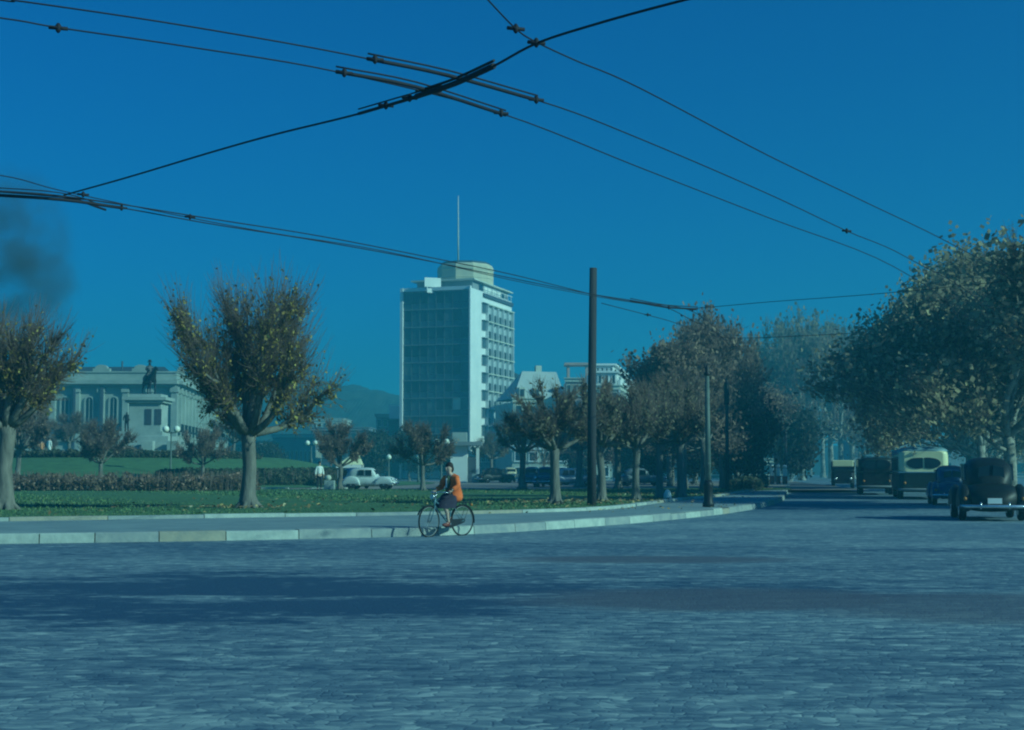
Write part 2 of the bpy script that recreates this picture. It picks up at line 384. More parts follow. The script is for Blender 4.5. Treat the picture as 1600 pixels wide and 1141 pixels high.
# worn asphalt patches on the cobbles
def patch(pts_px, z, m, name='road_patch'):
    pts = catmull([onz(*p) for p in pts_px] + [onz(*pts_px[0])], 5)[:-1]
    rnd = random.Random(len(pts)); b = MB()
    b.add([(p.x + rnd.uniform(-.06, .06), p.y + rnd.uniform(-.07, .07), z) for p in pts], [tuple(range(len(pts)))])
    tag(b.build(name, m), kind='structure')
#patch([(880, 872), (960, 866), (1080, 867), (1160, 874), (1140, 881), (1030, 882), (930, 879)], .004, M_patch)
#patch([(860, 925), (960, 917), (1090, 928), (1180, 938), (1290, 937), (1400, 930), (1500, 938), (1700, 930), (1720, 975), (1540, 985), (1400, 988), (1300, 985), (1170, 985), (1040, 965), (940, 945)], .004, M_patch)
#patch([(1320, 995), (1370, 992), (1430, 994), (1480, 997), (1420, 999), (1360, 998)], .008, M_tar)
#patch([(1290, 861), (1400, 856), (1620, 853), (1620, 860), (1450, 863)], .004, M_patch)

# lawn, mound, paving behind
MC = Vector((-36, 140, 0))
def gz(x, y):
    r = math.hypot((x - MC.x) / 27, (y - MC.y) / 47)
    t = max(0, min(1, (1 - r) / .58)); t = t * t * (3 - 2 * t)
    return .22 + 2.55 * t
nb = 160; Bq = at_param(bord_c, nb); rows = 26; b = MB()
far_y = 96.0
for i in range(nb):
    p = Bq[i]
    for j in range(rows):
        t = j / (rows - 1); x = p.x * (1 + (.35 if p.x < 0 else .12) * t); y = p.y + .25 + (far_y - p.y) * t
        b.v.append((x, y, .23 + .05 * math.sin(x * .35 + y * .2) * math.sin(math.pi * t)))
for i in range(nb - 1):
    for j in range(rows - 1):
        b.f.append((i * rows + j, (i + 1) * rows + j, (i + 1) * rows + j + 1, i * rows + j + 1)); b.m.append(0); b.s.append(True)
tag(b.build('lawn', M_grass), kind='structure')
b = MB(); NA = 72; NR = 22
for k in range(NR + 1):
    for a_ in range(NA):
        g = 2 * math.pi * a_ / NA; rr = k / NR * 1.05; x = MC.x + 27 * rr * math.cos(g); y = MC.y + 47 * rr * math.sin(g)
        b.v.append((x, y, gz(x, y) + .02 * (1 - rr)))
for k in range(NR):
    for a_ in range(NA):
        a2 = (a_ + 1) % NA; b.f.append((k * NA + a_, (k + 1) * NA + a_, (k + 1) * NA + a2, k * NA + a2)); b.m.append(0); b.s.append(True)
tag(b.build('grass_mound', M_grass), kind='structure')
b = MB(); b.add([(-95, 95.9, .19), (24, 95.9, .19), (34, 175, .19), (-90, 175, .19)], [(0, 1, 2, 3)])
tag(b.build('gravel_path', M_tan), kind='structure')
# strip of pale path curb near the white car
b = MB()
for x0, x1 in ((-17.4, -15.2), (-13.5, -11.2), (-30, -26)): b.box(x0, x1, 96.2, 97.4, .2, .34)
tag(b.build('path_edging', M_kerb[2]), kind='structure')
# worn earth strip beside the avenue
rnd = random.Random(11)
b = MB()
for i in range(64000):
    k = rnd.randrange(nb - 1); t = rnd.random() ** 1.5; p = Bq[k].lerp(Bq[k + 1], rnd.random())
    x = p.x * (1 + (.35 if p.x < 0 else .12) * t); y = p.y + .3 + (far_y - p.y) * t
    h = rnd.uniform(.01, .05) * (1 + t); a_ = rnd.uniform(-1.2, 1.2); wv = Vector((math.cos(a_), math.sin(a_), 0)) * rnd.uniform(.014, .035) * (1 + t)
    z = .2; b.add([(x - wv.x, y - wv.y, z), (x + wv.x, y + wv.y, z), (x + rnd.uniform(-.05, .05), y + rnd.uniform(-.05, .05), z + .03 + h)], [(0, 1, 2)])
tag(b.build('grass', M_blade), 'short green blades covering the lawn in front of the rose bed', 'grass', kind='stuff')
b = MB()
def leaf_at(x, y, z, s):
    u = Vector((rnd.uniform(-1, 1), rnd.uniform(-1, 1), rnd.uniform(-.3, .3))).normalized() * s
    v = Vector((rnd.uniform(-1, 1), rnd.uniform(-1, 1), rnd.uniform(-.3, .5))).normalized() * s * .7
    b.quad(Vector((x, y, z)), u, v)
for _ in range(1100):
    k = rnd.randrange(20, nb - 1); t = abs(rnd.gauss(0, .3)); p = Bq[k]
    if t > 1: continue
    leaf_at(p.x * (1 + (.35 if p.x < 0 else .12) * t), p.y + .4 + (far_y - p.y) * t, .31, rnd.uniform(.03, .07))
for cx, cy in ((-8.9, 48), (1.8, 55), (3.7, 58)):
    for _ in range(160): leaf_at(cx + rnd.gauss(0, 1.6), cy + rnd.gauss(0, 1.2), .31, rnd.uniform(.03, .07))
for _ in range(260):
    t = rnd.randrange(60, 200); q = A[t].lerp(Bc[t], rnd.random()); leaf_at(q.x, q.y, KH + .02, rnd.uniform(.025, .05))
tag(b.build('fallen_leaves', M_fallen), 'dry yellow and brown leaves scattered over lawn and pavement', 'leaves', kind='stuff')

# hills
def hill(name, pts, depth, Y):
    from mathutils import noise
    b = MB(); top = at_param(catmull([at(px, py, Y) for px, py in pts], 14), 700); n = len(top); K = 26
    for i, p in enumerate(top):
        for k in range(K):
            t = k / (K - 1); y = Y - depth + depth * t * 2
            nz = noise.noise(Vector((p.x * .012, y * .012, 3))) * .10 + noise.noise(Vector((p.x * .05, y * .05, 7))) * .05 + noise.noise(Vector((p.x * .22, y * .22, 9))) * .045
            b.v.append((p.x, y, -1 + p.z * math.sin(math.pi * t) ** .8 * (1 + nz)))
    for i in range(n - 1):
        for k in range(K - 1):
            b.f.append((i * K + k, (i + 1) * K + k, (i + 1) * K + k + 1, i * K + k + 1)); b.m.append(0); b.s.append(False)
    tag(b.build(name, M_hill), kind='structure')
hill('hill', [(-900, 640), (-400, 620), (0, 625), (200, 622), (330, 618), (400, 592), (450, 586), (490, 592), (530, 598), (570, 606), (625, 614), (720, 622), (900, 650), (1100, 680), (1400, 700), (1900, 705)], 150, 640)

# ================================================================== TREES
def jitter(rnd, s): return Vector((rnd.uniform(-s, s), rnd.uniform(-s, s), rnd.uniform(-s, s)))
def limb(b, rnd, p0, d0, L, r0, r1, up=.25, n=5, wob=.12, sides=7):
    pts = [p0.copy()]; d = d0.normalized(); rad = [r0]
    for i in range(n):
        d = (d + jitter(rnd, wob) + Vector((0, 0, up / n))).normalized(); pts.append(pts[-1] + d * (L / n)); rad.append(r0 + (r1 - r0) * (i + 1) / n)
    b.tube(pts, rad, sides, True); return pts, d
def add_leaf(b, rnd, p, s):
    n = Vector((rnd.gauss(0, 1), rnd.gauss(0, 1), rnd.gauss(0, .8))).normalized()
    u = n.orthogonal().normalized(); u.rotate(Quaternion(n, rnd.uniform(0, 6.28))); v = n.cross(u)
    b.quad(p, u * s, v * s * rnd.uniform(.5, .8))
def shoot(b, p, d, L, r0, rnd):
    m_ = p + d * L * .5 + jitter(rnd, .05 * L); e_ = p + d * L + Vector((0, 0, .12 * L)) + jitter(rnd, .07 * L)
    b.tube([p, m_, e_], [r0, r0 * .7, r0 * .25], 3, False)
    return m_, e_
def pollard_mesh(seed, H=8, th=3.0, tr=.28, cr=2.7, nl=7, leaves=6000, shoots=30, leafsize=.075, slen=1.5, density=1.0, fork=3, flare=1.6, dens_bias=.5, up=.55):
    """returns (trunk mesh builder, crown mesh builder: slot 0 twigs, slot 1 leaves)"""
    rnd = random.Random(seed); t = MB(); c = MB(); tips = []
    tp = [Vector((0, 0, -.2)), Vector((0, 0, .12)), Vector((.02, 0, .5)), Vector((rnd.uniform(-.05, .05), 0, th * .5)), Vector((rnd.uniform(-.08, .08), 0, th * .85)), Vector((0, 0, th))]
    t.tube(tp, [tr * flare, tr * flare * .86, tr * 1.08, tr * .92, tr * .95, tr * 1.15], 12)
    for k in range(7):   # root flare
        a_ = k * .9 + rnd.random() * .3; dv = Vector((math.cos(a_), math.sin(a_), 0))
        t.tube([dv * tr * .3 + Vector((0, 0, .65)), dv * tr * 1.0 + Vector((0, 0, .2)), dv * tr * (flare + .5) + Vector((0, 0, -.05))], [tr * .4, tr * .38, tr * .25], 6)
    ch = H - th - slen * .75
    for i in range(nl):
        a_ = 2 * math.pi * (i + rnd.uniform(-.3, .3)) / nl
        rad_ = cr * (rnd.uniform(.05, .35), rnd.uniform(.55, .75), rnd.uniform(.72, .85))[i % 3]
        zt = th + ch * (rnd.uniform(.7, .9), rnd.uniform(.5, .75), rnd.uniform(.12, .4))[i % 3]
        tgt = Vector((math.cos(a_) * rad_, math.sin(a_) * rad_, zt)); p0 = Vector((math.cos(a_) * tr * .5, math.sin(a_) * tr * .5, th - .15))
        d = (tgt - p0); L = d.length
        pts, dd = limb(t, rnd, p0, d * 1 + Vector((0, 0, -.25 * L)), L, tr * .55, tr * .27, up=up, wob=.13)
        tips.append((pts[3], dd)); tips.append((pts[4], dd))
        for k in range(fork + 1):
            st = pts[-1] if k < 2 else pts[3 if k == 2 else 2]
            d2 = (dd + Vector((math.cos(a_) * .5, math.sin(a_) * .5, 0)) + jitter(rnd, .75)).normalized(); d2.z = abs(d2.z) * .9 + .1
            p2, d3 = limb(t, rnd, st, d2, rnd.uniform(.35, .6) * cr, tr * .26, tr * .13, up=.4, n=4, wob=.2, sides=6)
            tips.append((p2[-1], d3)); tips.append((p2[2], d3))
    ctr = Vector((0, 0, th + ch * .5)); c.mi = 0; anchors = []
    for p, d in tips:
        bias = rnd.random() if rnd.random() < .8 else 0
        c.ball(p, tr * .22, 6)
        for k in range(int(shoots * rnd.uniform(.5, 1.3))):
            out = (p - ctr); out.z *= .3; dv = (out.normalized() * .75 + Vector((0, 0, rnd.uniform(.1, 1.2))) + jitter(rnd, .9)).normalized()
            L = slen * rnd.uniform(.35, 1.0) * (1.0 if dv.z > .45 else .55)
            m_, e_ = shoot(c, p + jitter(rnd, .06), dv, L, .011 * density, rnd)
            anchors.append((p, m_, e_, bias))
            if rnd.random() < .5: shoot(c, m_, (dv + jitter(rnd, .5)).normalized(), L * .5, .007 * density, rnd)
    c.mi = 1
    for _ in range(leaves):
        p, m_, e_, bias = rnd.choice(anchors)
        if rnd.random() > .25 + bias * dens_bias * 1.5: continue
        t_ = rnd.random() ** 1.3; q = p.lerp(m_, t_ * 2) if t_ < .5 else m_.lerp(e_, (t_ - .5) * 1.3)
        q = q + Vector((rnd.gauss(0, .08), rnd.gauss(0, .08), rnd.gauss(-.02, .08))); add_leaf(c, rnd, q, leafsize * rnd.uniform(.6, 1.3))
    mxx = sum(v[0] for v in c.v) / len(c.v); myy = sum(v[1] for v in c.v) / len(c.v)
    for mb in (t, c):
        for i, (x, y, z) in enumerate(mb.v):
            if z > th: k = min(1, (z - th) / 1.0); mb.v[i] = (x - mxx * k, y - myy * k, z)
    zs = sorted(v[2] for v in c.v); zm = zs[int(len(zs) * .995)]; rs = sorted(math.hypot(v[0], v[1]) for v in c.v); rm = rs[int(len(rs) * .97)]
    for mb in (t, c):      # fit the crown to its measured height and spread
        for i, (x, y, z) in enumerate(mb.v):
            if z > th: g = 1 + (cr / rm - 1) * min(1, (z - th) / 1.2); mb.v[i] = (x * g, y * g, th + (z - th) * (H - th) / (zm - th))
    return t, c
def plane_mesh(seed, H=14, th=3.6, tr=.35, cr=5.5, leaves=16000, leafsize=.14, levels=4, nfork=3, twig=.012, low=.25, spread=.16, ntop=5):
    rnd = random.Random(seed); t = MB(); c = MB(); tips = []
    t.tube([(0, 0, -.2), (0, 0, .15), (.03, 0, .7), (.08, .05, th * .6), (0, 0, th)], [tr * 1.55, tr * 1.3, tr * 1.02, tr * .9, tr * .85], 12)
    def rec(p, d, L, r0, lv):
        pts, dd = limb(t if lv < 3 else c, rnd, p, d, L, r0, r0 * .6, up=.22, n=4, wob=.16, sides=8 if lv < 2 else (5 if lv < 3 else 4))
        if lv >= levels: tips.append((pts[-1], dd)); tips.append((pts[2], dd)); return
        for k in range(nfork):
            a_ = rnd.uniform(0, 6.28); side = dd.orthogonal().normalized(); side.rotate(Quaternion(dd, a_))
            nd = (dd + side * rnd.uniform(.45, .95)).normalized()
            q = pts[-1] if k < 2 else pts[2]
            rec(q, nd, L * rnd.uniform(.62, .8), r0 * .58, lv + 1)
    L0 = (H - th) * .33
    for i in range(ntop):
        a_ = 6.28 * (i + rnd.uniform(-.25, .25)) / ntop; tilt = rnd.uniform(.35, .8) if i else .08
        rec(Vector((0, 0, th - .1)), Vector((math.cos(a_) * tilt * cr / 5, math.sin(a_) * tilt * cr / 5, 1 - tilt * .35)), L0 * rnd.uniform(.85, 1.1), tr * .6, 1)
    for i in range(3):   # low spreading limbs
        a_ = rnd.uniform(0, 6.28); rec(Vector((0, 0, th * (.75 + .1 * i))), Vector((math.cos(a_), math.sin(a_), low)), L0 * .8, tr * .35, 2)
    c.mi = 0; mxz = max(p.z for p, _ in tips); s_ = H / mxz
    an = []
    for p, d in tips:
        for k in range(5):
            dv = (d + jitter(rnd, .8) + Vector((0, 0, .35))).normalized(); m_, e_ = shoot(c, p, dv, rnd.uniform(.5, 1.3) * (H / 12), twig, rnd); an.append((p, m_, e_)); shoot(c, m_, (dv + jitter(rnd, .6)).normalized(), .6 * H / 14, twig * .7, rnd)
    c.mi = 1
    for _ in range(leaves):
        p, m_, e_ = rnd.choice(an); q = p.lerp(e_, rnd.random()) + Vector((rnd.gauss(0, spread * 2), rnd.gauss(0, spread * 2), rnd.gauss(0, spread * 1.6)))
        add_leaf(c, rnd, q, leafsize * rnd.uniform(.6, 1.35))
    # fit exactly to H and cr
    rmax = sorted(math.hypot(p.x, p.y) for p, _ in tips)[int(len(tips) * .93)]
    for mb in (t, c):
        for i, (x, y, z) in enumerate(mb.v):
            k = 1 if z < th * .9 else 1
            fz = max(0, z - th); g = 1 + (cr / rmax - 1) * min(1, fz / 2.5) if z > th else 1
            mb.v[i] = (x * g, y * g, z if z < th else th + fz * (H - th) / (mxz - th + .01))
    return t, c
def tree_from(mb, crown_mats, bark, name, label, cat, group, loc, rz=0, scale=1):
    t, c = mb; o = empty(name, loc, label, cat, group, rz, scale)
    kt = t.build('trunk', bark, o); kc = c.build('crown', crown_mats, o); KIDS[o.name] = [kt, kc]
    return o
def tree_copy(src, label, loc, rz, scale=1, crown_mats=None, bark=None, group=None, name=None):
    o = src.copy(); col.objects.link(o); o.location = loc; o.rotation_euler = (0, 0, rz); o.scale = (scale,) * 3 if not isinstance(scale, tuple) else scale
    o['label'] = label
    if group: o['group'] = group
    for ch in KIDS[src.name]:
        k = ch.copy(); col.objects.link(k); k.parent = o
    return o

GP = 'pollarded trees on the round lawn'
# the two near lawn trees
p = onz(388, 795, .2)
tree_from(pollard_mesh(21, H=7.9, th=2.7, tr=.27, cr=3.1, nl=14, leaves=13500, shoots=34, leafsize=.055, slen=2.1, density=1.2, dens_bias=.75), [M_twig, M_leafA], M_bark,
          'pollard_tree', 'large pollarded tree with yellow autumn leaves and thick trunk standing alone on the near lawn', 'tree', GP, (p.x, p.y, .2), R(200), (.93, .93, 1))
p = onz(6, 797, .2)
tree_from(pollard_mesh(8, H=6.6, th=2.9, tr=.27, cr=2.5, nl=9, leaves=7500, shoots=40, leafsize=.056, slen=1.7, density=1.4, dens_bias=.6), [M_twig, M_leafA], M_bark,
          'pollard_tree', 'pollarded tree cut by the left edge of the photo with pale trunk', 'tree', GP, (p.x, p.y, .2), R(40))
smallA = pollard_mesh(31, H=4.6, th=1.7, tr=.15, cr=2.0, nl=8, leaves=3600, shoots=46, leafsize=.07, slen=.95, density=1.7, fork=3)
smallB = pollard_mesh(32, H=4.4, th=1.8, tr=.14, cr=1.9, nl=8, leaves=3600, shoots=46, leafsize=.07, slen=.9, density=1.7, fork=3)
def G(px, Y): x = (px - 800) / F * Y; return Vector((x, Y, gz(x, Y)))
q = G(160, 100); q.z = gz(q.x, q.y)
sA = tree_from(smallA, [M_twig, M_leafR], M_bark, 'small_pollard_tree', 'small round headed tree between the rose bed and the monument', 'tree', GP, q, 1)
q = G(318, 104); sB = tree_from(smallB, [M_twig, M_leafR], M_bark, 'small_pollard_tree', 'small round headed tree right of the twin globe lamp on the mound', 'tree', GP, q, 2, .95)
q = G(30, 100); tree_copy(sB, 'darker tree close behind the pollarded tree at the left edge', q, 4.2, (1.3, 1.3, 1.45))
q = G(532, 96); tree_copy(sA, 'small round headed tree between the white shirted person and the pale car', q, 2.7, (1.0, 1.0, 1.0))
q = G(661, 90); tree_copy(sB, 'small round headed tree standing just left of the cyclist', q, 5.1, (1.0, 1.0, .98))
q = G(110, 150); tree_copy(sA, 'dark tree in front of the left palace wing beside the two standing people', q, .8, (1.3, 1.3, 1.05))
q = G(60, 158); tree_copy(sB, 'dark tree behind the person in orange under the palace', q, 3.3, (1.4, 1.4, 1.15))
q = G(205, 172); tree_copy(sB, 'dim tree behind the left side of the monument steps', q, 3.9, (1.2, 1.2, 1.0))
q = G(365, 150); tree_copy(sA, 'dim tree right of the monument beside the corner globe lamp', q, 3.9, (1.2, 1.2, 1.05))
# avenue pollards and planes
GA = 'trees lining the left side of the avenue'
midA = pollard_mesh(41, H=5.2, th=2.5, tr=.20, cr=2.1, nl=9, leaves=3400, shoots=28, leafsize=.065, slen=.95, density=1.3, dens_bias=.6)
midB = pollard_mesh(42, H=5.2, th=2.5, tr=.17, cr=2.1, nl=9, leaves=3800, shoots=28, leafsize=.068, slen=.95, density=1.3, dens_bias=.6)
def LP(px, Y): return Vector(((px - 800) / F * Y, Y, .2))
mA = tree_from(midA, [M_twig, M_leafB], M_bark, 'avenue_tree', 'pollarded tree with bent thick trunk just left of the tall wooden pole', 'tree', GA, LP(867, 55), 1.1, (.95, .95, .90))
mB = tree_from(midB, [M_twig, M_leafB], M_bark, 'avenue_tree', 'leafy pollarded tree just right of the tall wooden pole', 'tree', GA, LP(939, 58), .2, (1.0, 1.0, .97))
tree_copy(mB, 'pollarded tree in front of the white ornate building', LP(993, 60), 2.2, (.9, .9, .95))
tree_copy(mA, 'thin dark tree right of the office tower beside the parked cars', LP(816, 96), 3.2, (1.05, 1.05, 1.07))
tree_copy(mB, 'dark tree at the right foot of the office tower', LP(768, 174), 1.2, (1.2, 1.2, 1.15))
tree_copy(mA, 'tree behind the blue parked car left of the wooden pole', LP(905, 110), 4.2, (1.3, 1.3, 1.25))
tree_copy(mB, 'tree between the wooden pole and the ornate building', LP(965, 95), 5.2, (1.2, 1.2, 1.2))
tree_copy(mB, 'tree left of the small white figure at the lawn edge', LP(1030, 66), 4.4, (.95, .95, 1.1))
tree_copy(mA, 'tree with pale trunk right of the small white figure', LP(1063, 66), 5.9, (.95, .95, 1.1))
av1 = plane_mesh(51, H=9.3, th=3.2, tr=.22, cr=2.9, leaves=6000, leafsize=.10, levels=4, twig=.017)
av2 = plane_mesh(52, H=11, th=3.4, tr=.22, cr=3.4, leaves=2600, leafsize=.10, levels=4, twig=.02)
a1 = tree_from(av1, [M_twig, M_leafR], M_bark, 'avenue_tree', 'tall russet tree rising behind the small white figure', 'tree', GA, LP(1066, 88), 0)
a2 = tree_from(av2, [M_twig, M_leafR], M_bark, 'avenue_tree', 'tall thin crowned tree whose top rises behind the green lamp post', 'tree', GA, LP(1098, 92), 0)
for src, px, Y, rz, sc, lab in [
    (a1, 1068, 98, 2.0, 1.06, 'tall tree whose twigs meet the trolley wires left of the green lamp post'),
    (a2, 1128, 104, 1.3, 1.03, 'tall tree directly behind the nearer dark pole of the avenue'),
    (a2, 1046, 118, 3.1, .98, 'tall tree at the left end of the avenue row beside the ornate building'),
    (a1, 1150, 122, 4.1, 1.0, 'russet tree between the two dark poles of the avenue'),
    (a1, 1185, 150, 5.1, 1.1, 'russet tree behind the farther dark pole'),
    (a2, 1085, 140, .7, 1.1, 'faint tree filling the gap far behind the green lamp post'),
    (a1, 1008, 140, 1.7, .75, 'faint low tree under the ornate building'),
    (a2, 930, 150, 2.7, .75, 'faint low tree beneath the pink roof lookout'),
    (a1, 1045, 165, 2.4, 1.0, 'faint tree farthest back in the left rows'),
    (a2, 850, 165, 2.4, .62, 'faint tree in front of the mansard building')]:
    tree_copy(src, lab, LP(px, Y), rz, sc)
# dark evergreens at the avenue bend
ev = plane_mesh(61, H=7.2, th=2.0, tr=.2, cr=3.0, leaves=12000, leafsize=.14, levels=4, spread=.3)
GE = 'dark evergreens beside the avenue bend'
e1 = tree_from(ev, [M_twig, M_leafD], M_bark, 'evergreen_tree', 'dark dense evergreen just left of the fuel pumps', 'tree', GE, LP(1150, 132), 0)
for px, Y, rz, sc, lab in [(1140, 106, 1, .9, 'dark dense evergreen right of the green lamp post'), (1212, 160, 2, 1.1, 'dark evergreen directly behind the fuel pumps'), (1225, 178, 3, 1.05, 'dark evergreen right of the fuel pumps near the vanishing avenue'),
                           (1100, 125, 4, .85, 'dark low evergreen behind the foot of the green lamp post'), (1050, 130, 5, .8, 'dark low evergreen in the shade behind the white figure'), (895, 185, 1, .8, 'dark low evergreen behind the cars left of the wooden pole'),
                           (960, 170, 2.5, .8, 'dark low evergreen right of the wooden pole'), (640, 190, 2.5, .85, 'dark shrub like tree at the left foot of the office tower'), (590, 185, .5, .8, 'dark tree behind the pale car'),
                           (700, 200, 3.5, .7, 'dark tree behind the white kiosk'), (415, 200, 1.5, .65, 'dark tree left of the low market hall')]:
    tree_copy(e1, lab, (LP(px, Y).x, Y, 0), rz, sc, group='dark background trees' if px < 1100 or px in (1100,) else GE)
# hazy tall planes closing the avenue
far1 = plane_mesh(71, H=18, th=5.5, tr=.34, cr=4.6, leaves=2600, leafsize=.17, levels=4, twig=.03)
far2 = plane_mesh(72, H=17, th=6, tr=.34, cr=4.2, leaves=2200, leafsize=.17, levels=4, twig=.032)
GF = 'tall hazy plane trees closing the avenue'
f1 = tree_from(far1, [M_twig, M_leafB], M_barkpale, 'plane_tree', 'tall hazy plane tree with forked pale trunk right of the fuel pumps', 'tree', GF, (LP(1252, 215).x, 215, 0), 0, 1.3)
f2 = tree_from(far2, [M_twig, M_leafB], M_barkpale, 'plane_tree', 'tall hazy plane tree directly behind the small oncoming bus with pale roof', 'tree', GF, (LP(1312, 235).x, 235, 0), 0, 1.4)
for src, px, Y, rz, sc, lab in [(f1, 1232, 240, 5.5, 1.5, 'hazy plane tree between the fuel pumps and the pale forked trunk'), (f2, 1298, 265, 2.2, 1.6, 'tall faint tree just left of the small bus with pale roof'), (f1, 1330, 250, .6, 1.45, 'tall faint tree just right of the small bus with pale roof'), (f1, 1350, 215, 2, 1.1, 'hazy plane tree directly left of the cream bus'), (f2, 1215, 270, 1, 1.4, 'faint tall tree farther back above the fuel pumps'), (f1, 1285, 290, 3, 1.45, 'faint tall tree at the vanishing point of the avenue'),
                                (f2, 1382, 245, 4, 1.15, 'faint plane tree behind the cream bus roof'), (f1, 1335, 330, 5, 1.4, 'faintest tree between the bus and the avenue end'), (f2, 1265, 390, 2, 1.6, 'farthest thin tree in the avenue haze'),
                                (f1, 1185, 340, 2.6, 1.4, 'faint tall tree behind the russet trees of the left row'), (f2, 1400, 330, 2.6, 1.4, 'faint tree far behind the big right hand planes')]:
    tree_copy(src, lab, (LP(px, Y).x, Y, 0), rz, sc)
# big planes on the right
big1 = plane_mesh(81, H=13.2, th=3.4, tr=.36, cr=7.4, leaves=44000, leafsize=.10, levels=5, twig=.014, spread=.24, ntop=7)
big2 = plane_mesh(82, H=15.2, th=3.2, tr=.33, cr=6.3, leaves=33000, leafsize=.11, levels=5, twig=.016, spread=.26, ntop=7)
GB = 'big leafy plane trees along the right kerb'
b1 = tree_from(big1, [M_twig, M_leafP], M_barkpale, 'plane_tree', 'biggest leafy plane tree with pale limbs above the black car', 'tree', GB, (LP(1575, 76).x, 76, 0), 0)
b2 = tree_from(big2, [M_twig, M_leafP], M_barkpale, 'plane_tree', 'leafy plane tree whose crown hangs over the cream bus', 'tree', GB, (LP(1532, 98).x, 98, 0), 1)
tree_copy(b1, 'leafy plane tree cut by the right edge of the photo', (LP(1770, 58).x, 58, 0), 2.5, .85)
tree_copy(b2, 'leafy plane tree in shade behind the blue car', (LP(1640, 103).x, 103, 0), 3.6, .95)
tree_copy(b1, 'leafy plane tree deep behind the bus roof', (LP(1512, 128).x, 128, 0), 4.0, .85)
tree_copy(b2, 'leafy plane tree low behind the black car', (LP(1540, 140).x, 140, 0), 5.0, .8)
# ---- leaf filled strips: rose bed and hedges
def strip(name, path, width, h, n, leafsize, mats, label, cat, kind=None, seed=1, tops=0, group=None):
    rnd = random.Random(seed); b = MB(); P = at_param([Vector(q) for q in path], 60)
    b.mi = 0
    for _ in range(n):
        i = rnd.randrange(59); q = P[i].lerp(P[i + 1], rnd.random()); t = (P[i + 1] - P[i]).normalized(); nn = Vector((-t.y, t.x, 0))
        hh = h * (1 + .18 * math.sin(i * 1.7) + .1 * math.sin(i * 4.1)); o_ = rnd.uniform(-1, 1); z = hh * rnd.random() ** .6 * (1 - .35 * abs(o_))
        x, y = q.x + nn.x * o_ * width / 2, q.y + nn.y * o_ * width / 2
        add_leaf(b, rnd, Vector((x, y, gz(x, y) + z)), leafsize * rnd.uniform(.6, 1.4))
    b.mi = 1
    for _ in range(n // 22):
        i = rnd.randrange(59); q = P[i].lerp(P[i + 1], rnd.random()); g_ = gz(q.x, q.y)
        q = q + Vector((rnd.uniform(-.5, .5) * width, rnd.uniform(-.5, .5) * width, 0))
        b.tube([(q.x, q.y, g_ - .05), (q.x + rnd.uniform(-.15, .15), q.y, g_ + h * rnd.uniform(.6, 1.1 + tops))], .012, 3, False)
    return tag(b.build(name, mats), label, cat, group, kind)
rb = [Vector(((px - 800) / F * Y, Y, 0)) for px, Y in ((-60, 90), (30, 89), (150, 88.5), (260, 89), (345, 90), (378, 92))]
strip('rose_bed', rb, 3.2, .95, 24000, .075, [M_rose, M_twig], 'long low bed of brownish rose bushes with pale peach blooms on the lawn', 'flower bed', 'stuff', 4, .25)
def ring(a0, a1, k, n=30): return [Vector((MC.x + 27 * k * math.cos(R(a0 + (a1 - a0) * i / n)), MC.y + 47 * k * math.sin(R(a0 + (a1 - a0) * i / n)), 0)) for i in range(n + 1)]
strip('hedge', ring(-160, -105, .52), 1.2, .55, 9000, .09, [M_hedge, M_twig], 'low clipped hedge curving round the monument on its left', 'hedge', seed=6, group='low hedges on the mound')
strip('hedge', ring(-103, -25, .52), 1.2, .55, 9000, .09, [M_hedge, M_twig], 'low clipped hedge in front of the monument and globe lamp', 'hedge', seed=7, group='low hedges on the mound')
strip('hedge', ring(-160, -115, .74), 1.0, .45, 6000, .09, [M_hedge, M_twig], 'low hedge sloping up behind the rose bed at the left', 'hedge', seed=8, group='low hedges on the mound')
strip('hedge', ring(-62, -18, .86), 4.5, .9, 15000, .11, [M_hedge, M_twig], 'broad dark shrub border on the right flank of the mound', 'hedge', seed=9, group='low hedges on the mound')
strip('hedge', [(15, 92, 0), (18.6, 110, 0), (22, 128, 0)], 2.0, .7, 9000, .12, [M_hedge, M_twig], 'dark low shrub strip along the avenue kerb under the evergreens', 'hedge', seed=12)

